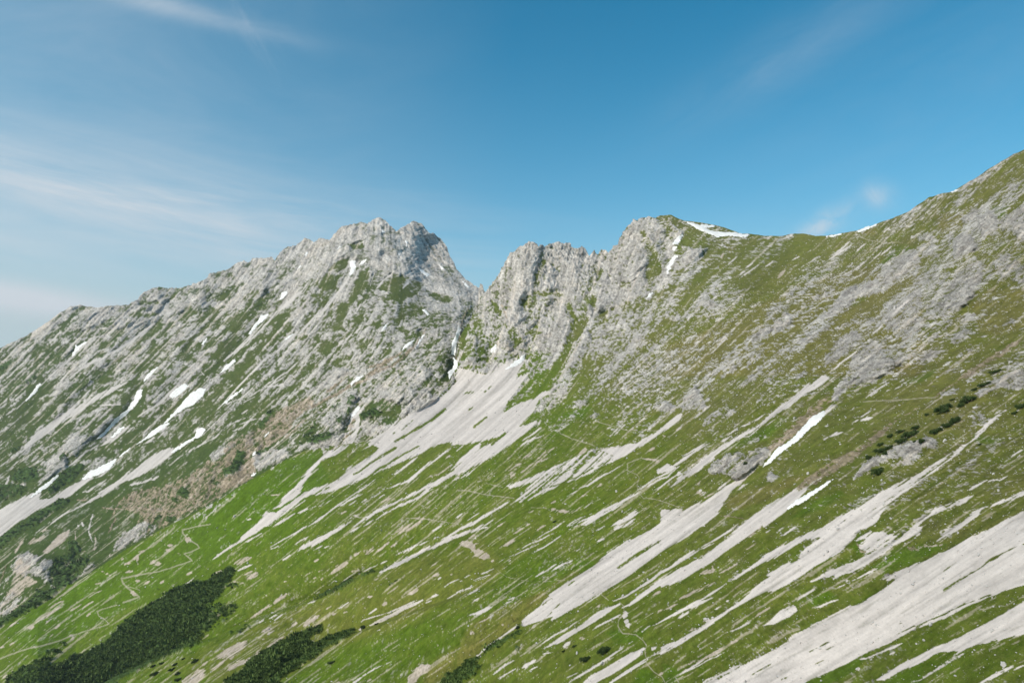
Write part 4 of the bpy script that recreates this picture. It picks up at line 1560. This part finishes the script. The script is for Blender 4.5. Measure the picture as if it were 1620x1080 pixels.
    rockc = np.array(ROCKC[0], f32) * (1 - lich) + np.array(ROCKC[1], f32) * lich
    warm = sstep((n40 * .7 + m10 * .5 - .12) / .5)[..., None]
    rockc = rockc * (1 - .5 * warm) + np.array(ROCKC[2], f32) * .5 * warm
    rockc = rockc * (1 + .16 * n5 + .26 * n25 + .22 * st1 + .12 * st2 + .10 * m5 + .2 * m25)[..., None]
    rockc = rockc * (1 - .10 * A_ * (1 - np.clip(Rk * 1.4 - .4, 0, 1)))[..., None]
    crack = sstep((np.abs(m10 * .7 + m5 * .4) * -1 + .09) / .09)[..., None]
    rockc = rockc * (1 - .35 * crack)
    moss = sstep((m5 * .5 + n25 * .6 + st1 * .3 - .30) / .2)[..., None] * (1 - np.clip(Rk, 0, 1) ** 3)[..., None]
    rockc = rockc * (1 - .55 * moss) + grass * .55 * moss
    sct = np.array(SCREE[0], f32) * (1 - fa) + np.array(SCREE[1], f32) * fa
    sct = sct * (1 + .05 * n25 + .05 * st1 + .08 * st2 + .12 * st3 + .06 * n90 + .05 * m25)[..., None]
    pit = sstep((c25 * .6 + m5 * .4 + st1 * .4 - .62) / .2)[..., None]
    sct = sct * (1 - .14 * pit)
    seam = sstep((st2 * .9 + st3 * .5 - .75) / .5)[..., None]
    sct = sct * (1 - .08 * seam)
    dc = np.array((.45, .375, .315), f32) * (1 + .16 * n5 + .16 * n25 + .1 * st1)[..., None]
    bc = np.array((.285, .226, .168), f32) * (1 + .35 * n5 + .35 * n25 + .35 * n10 + .2 * st1)[..., None]
    kc = np.array((.055, .092, .026), f32) * (1 + .35 * n5 + .45 * n25 + .3 * n10)[..., None]  # scrub green, also laid as painted shade in brown clefts and outcrop sides
    pc = np.array((.42, .365, .30), f32) * (1 + .15 * n25)[..., None]
    col = grass
    for m, c in ((rock, rockc), (brown * .80, bc), (dirt * .85, dc), (scree, sct), (dark, kc), (path * .9, pc)):
        col = col * (1 - m[..., None]) + c * m[..., None]
    col = np.clip(col, .004, .85).astype(f32)
    grit = .62 + .38 * rock
    for m, v in ((brown, .9), (dirt, .45), (scree, .16), (dark, .8), (path, .3)):
        grit = grit * (1 - m) + v * m
    col = np.concatenate([col, grit[..., None]], -1).astype(f32)
    lab = np.zeros(px.shape, np.int8)
    lab[rock > .5] = 0
    lab[(scree > .5)] = 1
    lab[(path > .5)] = 2
    return dict(px=px, py=py, xs=xs, ys=ys, T=T, d=d, P=P, N=N, col=col, lab=lab, rock=rock)

def new_mesh(name, V, Fq, colr, mat):
    me = bpy.data.meshes.new(name)
    nf = len(Fq); k = Fq.shape[1]
    me.vertices.add(len(V)); me.vertices.foreach_set('co', V.astype(f32).ravel())
    me.loops.add(nf * k); me.loops.foreach_set('vertex_index', Fq.astype(np.int32).ravel())
    me.polygons.add(nf)
    me.polygons.foreach_set('loop_start', np.arange(0, nf * k, k, dtype=np.int32))
    me.polygons.foreach_set('use_smooth', np.ones(nf, bool))
    me.update(calc_edges=True)
    if colr is not None:
        a = me.color_attributes.new('ground', 'FLOAT_COLOR', 'POINT')
        a.data.foreach_set('color', colr.astype(f32).ravel())
    me.materials.append(mat)
    me.validate()
    o = bpy.data.objects.new(name, me); COL.objects.link(o)
    return o

def mesh_layer(L, names, mat):
    """turn the surveyed grid into objects: snapped to the ridge line, with the back of the ridge behind it"""
    P, col, lab, T, ys = L['P'], L['col'], L['lab'], L['T'], L['ys']
    nr, nc = lab.shape
    above = L['py'] < T[None, :]                     # hidden in the sky: removed
    first = np.argmax(~above, axis=0)                # first row below the ridge
    ii = np.clip(first, 1, nr - 1)
    c = np.arange(nc)
    t = ((T - ys[ii - 1]) / (ys[ii] - ys[ii - 1])).astype(f32)[:, None]
    t = np.clip(t, 0, 1)
    PT = P[ii - 1, c] * (1 - t) + P[ii, c] * t
    CT = col[ii, c]
    P2 = P.copy()
    P2[ii - 1, c] = PT
    C2 = col.copy(); C2[ii - 1, c] = CT
    rows = np.arange(nr)[:, None]
    snap = rows < (ii - 1)[None, :]
    P2 = np.where(snap[..., None], PT[None], P2)
    C2 = np.where(snap[..., None], CT[None], C2)
    a = above[:-1, :-1] & above[1:, :-1] & above[:-1, 1:] & above[1:, 1:]
    idx = np.arange(nr * nc).reshape(nr, nc)
    Q = np.stack([idx[:-1, :-1], idx[1:, :-1], idx[1:, 1:], idx[:-1, 1:]], -1)[~a]
    fl = lab[1:, 1:][~a]
    V = P2.reshape(-1, 3); Cc = C2.reshape(-1, 4)
    # drop quads collapsed to a point
    # back of the ridge
    away = PT - CAM; away[:, 2] = 0; away = norm(away)
    K = 14
    VB = []; CB = []
    base = PT.copy(); dist = 0
    dT = L['d'][ii, c]
    for k in range(1, K + 1):
        st = dT * .006 * (1.45 ** k)
        drop = .35 + .5 * min(1, k / 4)
        base = base + (away * st[:, None]) + np.array([0, 0, -1], f32) * (st * drop)[:, None]
        nn = perlin(base[:, 0] / 23, base[:, 1] / 23, base[:, 2] / 23, 5)
        base[:, 2] -= np.abs(nn) * st * .3
        VB.append(base.copy()); CB.append(CT)
    nb = len(V)
    V = np.concatenate([V] + VB); Cc = np.concatenate([Cc] + CB)
    prev = (ii - 1) * nc + c
    BQ = []
    for k in range(K):
        cur = nb + k * nc + c
        BQ.append(np.stack([prev[:-1], prev[1:], cur[1:], cur[:-1]], -1)); prev = cur
    BQ = np.concatenate(BQ)
    Q = np.concatenate([Q, BQ]); fl = np.concatenate([fl, np.zeros(len(BQ), np.int8)])
    objs = []
    for code, nm in names.items():
        sel = Q[np.isin(fl, code)]
        if not len(sel):
            continue
        u, inv = np.unique(sel, return_inverse=True)
        o = new_mesh(nm, V[u], inv.reshape(-1, 4), Cc[u], mat)
        o['kind'] = 'structure'
        objs.append(o)
    return objs

def at(L, px, py):
    """world position, normal and distance of a surveyed point"""
    j = np.interp(px, L['xs'], np.arange(len(L['xs']))); i = np.interp(py, L['ys'], np.arange(len(L['ys'])))
    return bil(L['P'], j, i), bil(L['N'], j, i), bil(L['d'], j, i)
# ------------------------------------------------------------------ materials
def nodes(mat):
    mat.use_nodes = True
    nt = mat.node_tree; nt.nodes.clear()
    out = nt.nodes.new('ShaderNodeOutputMaterial'); b = nt.nodes.new('ShaderNodeBsdfPrincipled')
    nt.links.new(b.outputs[0], out.inputs[0])
    return nt, b

def ground_material():
    mat = bpy.data.materials.new('mountain_ground'); nt, b = nodes(mat); N = nt.nodes.new; Lk = nt.links.new
    b.inputs['Roughness'].default_value = .95
    b.inputs['Specular IOR Level'].default_value = .04
    at_ = N('ShaderNodeAttribute'); at_.attribute_name = 'ground'
    geo = N('ShaderNodeNewGeometry')
    # one fractal from metres down to centimetres: the fine broken surface at every distance
    n1 = N('ShaderNodeTexNoise'); n1.inputs['Scale'].default_value = .30; n1.inputs['Detail'].default_value = 9; n1.inputs['Roughness'].default_value = .80
    Lk(geo.outputs['Position'], n1.inputs['Vector'])
    cen = N('ShaderNodeMath'); cen.operation = 'SUBTRACT'; cen.inputs[1].default_value = .5; Lk(n1.outputs['Fac'], cen.inputs[0])
    amp = N('ShaderNodeMath'); amp.operation = 'MULTIPLY'; Lk(cen.outputs[0], amp.inputs[0]); Lk(at_.outputs['Alpha'], amp.inputs[1])
    mr = N('ShaderNodeMath'); mr.operation = 'MULTIPLY_ADD'; mr.inputs[1].default_value = GRIT; mr.inputs[2].default_value = 1.0; mr.use_clamp = False
    Lk(amp.outputs[0], mr.inputs[0])
    lo = N('ShaderNodeMath'); lo.operation = 'MAXIMUM'; lo.inputs[1].default_value = .25; Lk(mr.outputs[0], lo.inputs[0])
    mx = N('ShaderNodeVectorMath'); mx.operation = 'SCALE'
    Lk(at_.outputs['Color'], mx.inputs[0]); Lk(lo.outputs[0], mx.inputs['Scale'])
    Lk(mx.outputs['Vector'], b.inputs['Base Color'])
    bp = N('ShaderNodeBump'); bp.inputs['Strength'].default_value = .8; bp.inputs['Distance'].default_value = BUMP
    Lk(amp.outputs[0], bp.inputs['Height']); Lk(bp.outputs['Normal'], b.inputs['Normal'])
    return mat

def noise_material(name, c1, c2, scale, rough=.9, sss=0.0):
    mat = bpy.data.materials.new(name); nt, b = nodes(mat); N = nt.nodes.new; Lk = nt.links.new
    b.inputs['Roughness'].default_value = rough
    b.inputs['Specular IOR Level'].default_value = .2
    geo = N('ShaderNodeNewGeometry')
    n1 = N('ShaderNodeTexNoise'); n1.inputs['Scale'].default_value = scale; n1.inputs['Detail'].default_value = 4
    Lk(geo.outputs['Position'], n1.inputs['Vector'])
    mr = N('ShaderNodeMapRange'); mr.inputs['From Min'].default_value = .3; mr.inputs['From Max'].default_value = .7
    Lk(n1.outputs['Fac'], mr.inputs['Value'])
    mx = N('ShaderNodeMix'); mx.data_type = 'RGBA'
    mx.inputs['A'].default_value = (*c1, 1); mx.inputs['B'].default_value = (*c2, 1)
    Lk(mr.outputs['Result'], mx.inputs['Factor']); Lk(mx.outputs['Result'], b.inputs['Base Color'])
    return mat

M_GROUND = ground_material()
M_SNOW = noise_material('old_snow', (.66, .64, .61), (.82, .81, .80), .25, .6)
M_NEEDLE = noise_material('pine_needles', (.030, .055, .016), (.065, .10, .030), 1.2)
M_THICKET = noise_material('thicket_needles', (.034, .064, .015), (.140, .205, .052), .30)
M_SCRUB = noise_material('far_scrub', (.045, .070, .026), (.075, .105, .040), .08)
M_BARK = noise_material('pine_bark', (.10, .075, .055), (.16, .13, .10), 6)
M_STONE = noise_material('limestone', (.36, .35, .335), (.50, .48, .46), 1.5)
M_VALLEY = noise_material('valley_meadow', (.05, .09, .03), (.10, .13, .05), .004)

# ------------------------------------------------------------------ terrain
def axis(a, b, st, lo, hi):
    core = np.arange(a, b, st)
    def grow(n_, far):
        out = []; s = st; x = 0
        while x < far:
            s = min(s * 1.06, 14); x += s; out.append(x)
        return np.array(out)
    l = a - grow(0, a - lo)[::-1] if lo < a else np.zeros(0)
    r = core[-1] + grow(0, hi - b) if hi > b else np.zeros(0)
    return np.concatenate([l, core, r])

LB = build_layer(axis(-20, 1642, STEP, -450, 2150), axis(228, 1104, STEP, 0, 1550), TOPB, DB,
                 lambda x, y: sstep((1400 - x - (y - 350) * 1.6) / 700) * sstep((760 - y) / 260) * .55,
                 folds=((.22, 70, [(120,1110),(175,1082),(225,1057),(302,1022),(345,1010),(397,985),(447,967),(500,950),(535,935),(572,912),(600,904),(650,885),(760,840)]),
                        (.12, 45, [(400,1110),(455,1062),(500,1035),(540,1012),(580,997),(640,975),(800,920)])))
B_OBJ = mesh_layer(LB, {(0,): 'hillside', (1,): 'scree', (2,): 'path'}, M_GROUND)
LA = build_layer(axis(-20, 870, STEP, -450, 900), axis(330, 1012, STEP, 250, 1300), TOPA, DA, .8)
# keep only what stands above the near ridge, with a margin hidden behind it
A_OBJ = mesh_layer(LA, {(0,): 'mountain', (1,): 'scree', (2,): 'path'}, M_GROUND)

# valley floor out to the horizon
vx = np.concatenate([-np.geomspace(200, 3900, 14)[::-1], [0], np.geomspace(200, 3900, 14)])
VX, VY = np.meshgrid(vx, vx)
VV = np.stack([VX, VY, -60 + 0 * VX], -1).reshape(-1, 3)
n = len(vx); I = np.arange(n * n).reshape(n, n)
g = new_mesh('ground', VV, np.stack([I[:-1, :-1], I[:-1, 1:], I[1:, 1:], I[1:, :-1]], -1).reshape(-1, 4), None, M_VALLEY)
g['kind'] = 'structure'

# ------------------------------------------------------------------ snow
def snow_patch(L, pts, label, k):
    xs_ = [p[0] for p in pts]; ys_ = [p[1] for p in pts]
    g_ = .7
    X, Y = np.meshgrid(np.arange(min(xs_) - 3, max(xs_) + 3, g_), np.arange(min(ys_) - 3, max(ys_) + 3, g_))
    X = X.astype(f32); Y = Y.astype(f32)
    wob = perlin(X / 5.0, Y / 5.0, X * 0 + k * 3.7, 3) * 1.1 + perlin(X / 2.0, Y / 2.0, X * 0 + k * 1.7, 4) * .6
    dd, _ = seg_dist(X, Y, pts + [pts[0]])
    s = np.where(inside(X, Y, pts), dd, -dd) + wob * 1.0 - (.3 if L is LA else .05)
    j = np.interp(X, L['xs'], np.arange(len(L['xs']))); i = np.interp(Y, L['ys'], np.arange(len(L['ys'])))
    Pw = bil(L['Psm'], j, i); Nn = bil(L['N'], j, i); dm = bil(L['d'], j, i)
    mpx = dm / F
    lift = np.clip(s, -1.5, 3.0) / 3.0
    h = np.where(lift > 0, (1 - (1 - lift) ** 2) * (.55 * np.sqrt(mpx)), lift * 1.6 * mpx) + .45 * mpx
    h = h + .05 * mpx * perlin(X / 3.0, Y / 3.0, X * 0, 6)
    Pw = Pw + Nn * h[..., None]
    keep = s > -.9
    idx = np.arange(X.size).reshape(X.shape)
    m = keep[:-1, :-1] & keep[1:, :-1] & keep[1:, 1:] & keep[:-1, 1:]
    Q = np.stack([idx[:-1, :-1], idx[1:, :-1], idx[1:, 1:], idx[:-1, 1:]], -1)[m]
    if not len(Q):
        return
    u, inv = np.unique(Q, return_inverse=True)
    V = Pw.reshape(-1, 3)[u]; inv = inv.reshape(-1, 4)
    c0 = V.mean(0)
    o = new_mesh('snow_patch', V - c0, inv, None, M_SNOW)
    o.location = c0.tolist()
    o['label'] = label; o['category'] = 'snow patch'; o['group'] = 'old snow patches left on the mountain'
    return o

for L in (LA, LB):
    L['Psm'] = np.stack([blur(L['P'][..., q], 2) for q in range(3)], -1)
for k, (lay, (tx, ty, s_), txt, label) in enumerate(SNOW):
    pts = [(tx + float(a) / s_, ty + float(b) / s_) for a, b in (p.split(',') for p in txt.split())]
    snow_patch(LA if lay == 'A' else LB, pts, label, k)

# ------------------------------------------------------------------ dwarf pines
def pine_mesh(seed, n=900):
    r = np.random.RandomState(seed)
    lobes = [(r.uniform(-.62, .62), r.uniform(-.45, .45), r.uniform(.16, .42), r.uniform(.26, .45)) for _ in range(9)]
    V = []; Fc = []
    for q in range(n):
        lx, ly, lz, lr = lobes[r.randint(len(lobes))]
        v = r.normal(size=3); v /= np.linalg.norm(v); v[2] = abs(v[2]) * .9 - .25
        rad = lr * r.uniform(.55, 1.12)
        c = np.array([lx, ly, lz]) + v * rad * np.array([1, 1, .85])
        up = v * .7 + np.array([0, 0, .7]) + r.normal(size=3) * .3; up /= np.linalg.norm(up)
        sd = np.cross(up, r.normal(size=3)); sd /= np.linalg.norm(sd) + 1e-9
        s = r.uniform(.07, .14)
        b0 = len(V)
        V += [c - sd * s * .45 - up * s * .6, c + sd * s * .45 - up * s * .6, c + up * s * 1.1 + sd * s * .1]
        Fc.append((b0, b0 + 1, b0 + 2))
    me = bpy.data.meshes.new('pine_foliage'); me.from_pydata([tuple(v) for v in V], [], Fc); me.materials.append(M_NEEDLE)
    return me

def stem_mesh(seed):
    r = np.random.RandomState(seed + 50)
    V = []; Fc = []
    for q in range(7):
        a = r.uniform(0, 6.28); L_ = r.uniform(.35, .6)
        pts = [np.array([0, 0, -.12]), np.array([math.cos(a) * L_ * .6, math.sin(a) * L_ * .45, .12]), np.array([math.cos(a) * L_, math.sin(a) * L_ * .7, .45])]
        rad = [.05, .035, .015]
        for i, (p, w) in enumerate(zip(pts, rad)):
            for t in range(5):
                V.append((p[0] + w * math.cos(t * 1.2566), p[1] + w * math.sin(t * 1.2566), p[2]))
        b0 = len(V) - 15
        for i in (0, 1):
            for t in range(5):
                Fc.append((b0 + i * 5 + t, b0 + i * 5 + (t + 1) % 5, b0 + i * 5 + 5 + (t + 1) % 5, b0 + i * 5 + 5 + t))
    me = bpy.data.meshes.new('pine_stems'); me.from_pydata(V, [], Fc); me.materials.append(M_BARK)
    return me

PINES = [(pine_mesh(s), stem_mesh(s)) for s in range(5)]

def pine(px, py, w, h, label, k, grp):
    p, nn, d = at(LB, np.array([[px]], f32), np.array([[py + h * .35]], f32))
    p = p[0, 0]; d = float(d[0, 0]); s = w * d / F * .60
    e = bpy.data.objects.new('dwarf_pine', None); COL.objects.link(e)
    e.location = [float(v) for v in p]; e.rotation_euler = (0, math.radians(-14), random.uniform(-.4, .4))
    e.scale = (s, s, max(s * .62, h * d / F * .95))
    e['label'] = label; e['category'] = 'dwarf pine'; e['group'] = grp
    for nm, me in zip(('foliage', 'branch_wood'), PINES[k % 5]):
        o = bpy.data.objects.new(nm, me); COL.objects.link(o); o.parent = e
for k, (px, py, w, h, label, grp) in enumerate(SHRUBS):
    pine(px, py, w, h, label, k, grp)

# thickets: dwarf pines grown together, nobody could count them
def thicket(name, mask_fn, label, box, step, size, L=None, mat=None):
    L = L or LB
    r = np.random.RandomState(11)
    x0, y0, x1, y1 = box
    n = int((x1 - x0) * (y1 - y0) / (step * step))
    X = r.uniform(x0, x1, n).astype(f32); Y = r.uniform(y0, y1, n).astype(f32)
    kk = bil(blur(fields['k'], 3), X, Y)
    m = (kk > r.uniform(.12, .9, n)) & (Y > np.interp(X, L['xs'], L['T']) + 1)
    if mask_fn:
        m &= mask_fn(X, Y)
    X, Y = X[m], Y[m]
    P, Nn, d = at(L, X[None], Y[None]); P = P[0]; d = d[0]
    n = len(X)
    s = (size * np.exp(r.normal(size=n) * .38)).astype(f32)
    K = 26
    # every bush: K needle tufts on a low dome
    v = r.normal(size=(n, K, 3)); v /= np.linalg.norm(v, axis=-1, keepdims=True); v[..., 2] = np.abs(v[..., 2]) * .8
    c = P[:, None] + v * s[:, None, None] * r.uniform(.6, 1.1, (n, K, 1))
    up = v * .6 + np.array([0, 0, .8]) + r.normal(size=(n, K, 3)) * .35; up = norm(up)
    sd = norm(np.cross(up, r.normal(size=(n, K, 3))))
    q = (s[:, None, None] * r.uniform(.28, .5, (n, K, 1)))
    V = np.stack([c - sd * q * .5 - up * q * .5, c + sd * q * .5 - up * q * .5, c + up * q], 2).reshape(-1, 3)
    o = new_mesh(name, V, np.arange(len(V)).reshape(-1, 3), None, mat or M_THICKET)
    o.data.polygons.foreach_set('use_smooth', np.zeros(len(o.data.polygons), bool))
    o['kind'] = 'stuff'
    if label: o['label'] = label
    print(name, n)

thicket('dwarf_pine_thicket', lambda x, y: (x < 470) & (y > 880) & (y < 1055 - (x - 225) * .45), 'dark dwarf pine thicket filling the hollow at lower left', (0, 880, 470, 1085), 1.9, 1.25)
thicket('dwarf_pine_thicket', lambda x, y: (x > 300) & (x < 640) & (y > 975) & (y >= 1055 - (x - 225) * .45), 'dark dwarf pine thicket along the gully at bottom centre', (300, 975, 640, 1100), 1.9, .8)
thicket('dwarf_pine_thicket', lambda x, y: (x > 660), 'narrow dwarf pine strip beside the scree tip at bottom centre', (660, 980, 860, 1100), 1.7, .42)
thicket('dwarf_pine_thicket', lambda x, y: (x < 660) & (x > 330) & (y < 975) & (y > 885) & (x > 480), 'thin line of dwarf pines under the upper green slope', (480, 885, 660, 970), 1.9, .6)
thicket('dwarf_pine_thicket', None, 'dark scrub on the far mountain foot, some standing in for shaded clefts', (0, 640, 720, 1010), 2.6, 1.2, LA, M_SCRUB)  # follows the whole k mask, so the painted cleft shade gets tufts too

# ------------------------------------------------------------------ stones
def ico():
    t = (1 + 5 ** .5) / 2
    v = np.array([(-1, t, 0), (1, t, 0), (-1, -t, 0), (1, -t, 0), (0, -1, t), (0, 1, t), (0, -1, -t), (0, 1, -t), (t, 0, -1), (t, 0, 1), (-t, 0, -1), (-t, 0, 1)], f32)
    f = np.array([(0,11,5),(0,5,1),(0,1,7),(0,7,10),(0,10,11),(1,5,9),(5,11,4),(11,10,2),(10,7,6),(7,1,8),(3,9,4),(3,4,2),(3,2,6),(3,6,8),(3,8,9),(4,9,5),(2,4,11),(6,2,10),(8,6,7),(9,8,1)])
    return v / np.linalg.norm(v[0]), f
IV, IF = ico()
def rubble(n, seed):
    r = np.random.RandomState(seed)
    X = r.uniform(0, 1620, n * 4).astype(f32); Y = (300 + 790 * r.uniform(0, 1, n * 4) ** .8).astype(f32)
    T = np.interp(X, LB['xs'], LB['T'])
    dens = np.clip(idw(STONY, X, Y), 0, 1) * .8 + .05
    dens = dens + .8 * bil(blur(fields['s'], 4), X, Y)
    pick = (Y > T + 3) & (r.uniform(0, 1, n * 4) < dens) & (bil(fields['k'], X, Y) < .2)
    X, Y = X[pick][:n], Y[pick][:n]
    P, Nn, d = at(LB, X[None], Y[None]); P = P[0]; d = d[0]
    m = len(X)
    s = (d / F * .42 * np.exp(r.normal(size=m) * .68)).astype(f32)
    s = np.minimum(s, .62)
    V = IV[None] * (1 + .35 * r.normal(size=(m, 12, 1))) * s[:, None, None] * r.uniform(.6, 1.3, (m, 1, 3))
    V = V + P[:, None] + Nn[0][:, None] * s[:, None, None] * .25
    Fq = (IF[None] + (np.arange(m) * 12)[:, None, None]).reshape(-1, 3)
    o = new_mesh('rubble', V.reshape(-1, 3), Fq, None, M_STONE)
    o.data.polygons.foreach_set('use_smooth', np.zeros(len(o.data.polygons), bool))
    o['kind'] = 'stuff'; o['label'] = 'loose white stones scattered over the grass'
rubble(NSTONE, 3)

def boulder(px, py, w, label, seed):
    bm_ = bpy.data.meshes.new('boulder')
    import bmesh
    b = bmesh.new(); bmesh.ops.create_icosphere(b, subdivisions=4, radius=1)
    r = random.Random(seed)
    cuts = [(np.array([r.gauss(0, 1), r.gauss(0, 1), r.gauss(0, 1)]), r.uniform(.55, .85)) for _ in range(11)]
    V = np.array([v.co[:] for v in b.verts], f32)
    for c, t in cuts:
        c = c / np.linalg.norm(c); q = V @ c
        V = V - np.maximum(q - t, 0)[:, None] * c[None].astype(f32)
    V = V * (1 + .10 * perlin(V[:, 0] * 2.2 + seed, V[:, 1] * 2.2, V[:, 2] * 2.2, 9)[:, None] + .05 * perlin(V[:, 0] * 6, V[:, 1] * 6 + seed, V[:, 2] * 6, 8)[:, None])
    for v, c in zip(b.verts, V):
        v.co = c.tolist()
    b.to_mesh(bm_); b.free(); bm_.materials.append(M_STONE)
    o = bpy.data.objects.new('boulder', bm_); COL.objects.link(o)
    p, nn, d = at(LB, np.array([[px]], f32), np.array([[py]], f32))
    s = w * float(d[0, 0]) / F * .5
    o.location = [float(v) for v in (p[0, 0] + nn[0, 0] * s * .15)]
    o.scale = (s * 1.15, s, s * .75); o.rotation_euler = (r.uniform(-.3, .3), -.45, r.uniform(0, 6))
    o['label'] = label; o['category'] = 'boulder'; o['group'] = 'pale boulders lying on the slope'
for k, (px, py, w, label) in enumerate(BOULDERS):
    boulder(px, py, w, label, k)

# ------------------------------------------------------------------ light, sky, camera
SUN_DIR = norm(np.array(SUNV, f32))          # towards the sun
elev = math.asin(SUN_DIR[2]); azim = math.atan2(SUN_DIR[0], SUN_DIR[1])
sd = bpy.data.lights.new('sun', 'SUN'); sd.energy = SUN_E; sd.angle = math.radians(.53); sd.color = (1.0, .935, .835)
so = bpy.data.objects.new('sun', sd); COL.objects.link(so)
from mathutils import Vector
so.rotation_euler = Vector((-SUN_DIR).tolist()).to_track_quat('-Z', 'Y').to_euler()
so.location = (0, 0, 2500)

w = bpy.data.worlds.new('World'); sc.world = w; w.use_nodes = True
nt = w.node_tree; nt.nodes.clear(); N = nt.nodes.new; Lk = nt.links.new
out = N('ShaderNodeOutputWorld'); bg = N('ShaderNodeBackground'); bg.inputs['Strength'].default_value = SKY_S
sky = N('ShaderNodeTexSky'); sky.sky_type = 'NISHITA'; sky.sun_disc = False
sky.sun_elevation = elev; sky.sun_rotation = azim; sky.altitude = 2000
sky.air_density = 1.0; sky.dust_density = .35; sky.ozone_density = 3.0
tc = N('ShaderNodeTexCoord')
sep = N('ShaderNodeSeparateXYZ'); Lk(tc.outputs['Generated'], sep.inputs[0])
def math_(op, a, b=None, clamp=False):
    n_ = N('ShaderNodeMath'); n_.operation = op; n_.use_clamp = clamp
    for q, v in enumerate((a, b)):
        if v is None: continue
        if isinstance(v, (int, float)): n_.inputs[q].default_value = v
        else: Lk(v, n_.inputs[q])
    return n_.outputs[0]
az = math_('ARCTAN2', sep.outputs[0], sep.outputs[1])      # 0 straight ahead, + to the right
el = math_('ARCSINE', sep.outputs[2])
def cirrus(a0, e0, wa, we, rot, amt, sx, sy, seed, lo=.42, hi=.75):
    """a wisp centred on a direction of the sky, broken up by stretched noise"""
    c, s_ = math.cos(rot), math.sin(rot)
    da = math_('SUBTRACT', az, a0); de = math_('SUBTRACT', el, e0)
    u = math_('ADD', math_('MULTIPLY', da, c), math_('MULTIPLY', de, s_))
    v = math_('SUBTRACT', math_('MULTIPLY', de, c), math_('MULTIPLY', da, s_))
    q = math_('ADD', math_('POWER', math_('ABSOLUTE', math_('DIVIDE', u, wa)), 2), math_('POWER', math_('ABSOLUTE', math_('DIVIDE', v, we)), 2))
    g_ = math_('POWER', 2.718, math_('MULTIPLY', q, -1))
    cv = N('ShaderNodeCombineXYZ'); Lk(math_('MULTIPLY', u, sx), cv.inputs[0]); Lk(math_('MULTIPLY', v, sy), cv.inputs[1]); cv.inputs[2].default_value = seed
    no = N('ShaderNodeTexNoise'); no.inputs['Scale'].default_value = 1; no.inputs['Detail'].default_value = 6; no.inputs['Roughness'].default_value = .66
    no.inputs['Distortion'].default_value = .6
    Lk(cv.outputs[0], no.inputs['Vector'])
    mr = N('ShaderNodeMapRange'); mr.interpolation_type = 'SMOOTHSTEP'; mr.inputs['From Min'].default_value = lo; mr.inputs['From Max'].default_value = hi
    Lk(no.outputs['Fac'], mr.inputs['Value'])
    return math_('MULTIPLY', math_('MULTIPLY', g_, mr.outputs[0]), amt)
def A_(px): return math.atan2((px - 810) / F, 1.0)
def E_(px, py):
    v = ray(np.array([float(px)]), np.array([float(py)]))[0]; return math.asin(v[2] / np.linalg.norm(v))
tot = None
for (px, py, wpx, hpx, rot, amt, sx, sy, seed, lo, hi) in CIRRUS:
    k_ = 1 / F
    c = cirrus(A_(px), E_(px, py), wpx * k_, hpx * k_, math.radians(rot), amt, sx, sy, seed, lo, hi)
    tot = c if tot is None else math_('ADD', tot, c)
tot = math_('MINIMUM', tot, .9)
hs = N('ShaderNodeMix'); hs.data_type = 'RGBA'; hs.blend_type = 'MULTIPLY'; hs.inputs['Factor'].default_value = 1
Lk(sky.outputs[0], hs.inputs['A']); hs.inputs['B'].default_value = (*SKY_TINT, 1)
mx = N('ShaderNodeMix'); mx.data_type = 'RGBA'
# paler air low over the ridges, stronger to the left
hz = math_('MULTIPLY', math_('POWER', 2.718, math_('MULTIPLY', math_('MAXIMUM', el, 0), -HAZE_K)), HAZE_A)
hz = math_('ADD', hz, math_('MULTIPLY', math_('MAXIMUM', math_('MULTIPLY', az, -1), 0), .28), True)
hm = N('ShaderNodeMix'); hm.data_type = 'RGBA'; Lk(hz, hm.inputs['Factor']); Lk(hs.outputs['Result'], hm.inputs['A']); hm.inputs['B'].default_value = (*HAZE_C, 1)
Lk(tot, mx.inputs['Factor']); Lk(hm.outputs['Result'], mx.inputs['A']); mx.inputs['B'].default_value = (*CLOUD, 1)
Lk(mx.outputs['Result'], bg.inputs['Color']); Lk(bg.outputs[0], out.inputs[0])

cam = bpy.data.cameras.new('camera'); co = bpy.data.objects.new('camera', cam); COL.objects.link(co)
cam.sensor_width = 36; cam.lens = 36 * F / W; cam.clip_start = 1; cam.clip_end = 150000
co.location = CAM.tolist(); co.rotation_euler = (math.radians(90) + PITCH, 0, 0)
sc.camera = co
sc.view_settings.view_transform = 'Standard'; sc.view_settings.look = 'None'
sc.view_settings.exposure = EXPO; sc.view_settings.gamma = 1
sc.cycles.max_bounces = 4

# the air: thin even haze over the whole scene
if HAZE_D > 0:
    hm_ = bpy.data.materials.new('thin_air'); hm_.use_nodes = True; t_ = hm_.node_tree; t_.nodes.clear()
    o_ = t_.nodes.new('ShaderNodeOutputMaterial'); v_ = t_.nodes.new('ShaderNodeVolumePrincipled')
    v_.inputs['Color'].default_value = (.80, .88, 1.0, 1); v_.inputs['Density'].default_value = HAZE_D; v_.inputs['Anisotropy'].default_value = .2
    t_.links.new(v_.outputs[0], o_.inputs['Volume'])
    X0, X1, Y0, Y1, Z0, Z1 = -4000, 4000, -4000, 4000, -61, 1090
    VV = np.array([(x, y, z) for x in (X0, X1) for y in (Y0, Y1) for z in (Z0, Z1)], f32)
    FQ = np.array([(0,1,3,2),(4,6,7,5),(0,4,5,1),(2,3,7,6),(0,2,6,4),(1,5,7,3)])
    hz_ = new_mesh('haze', VV, FQ, None, hm_); hz_['kind'] = 'stuff'; hz_['label'] = 'thin blue haze over the mountains'
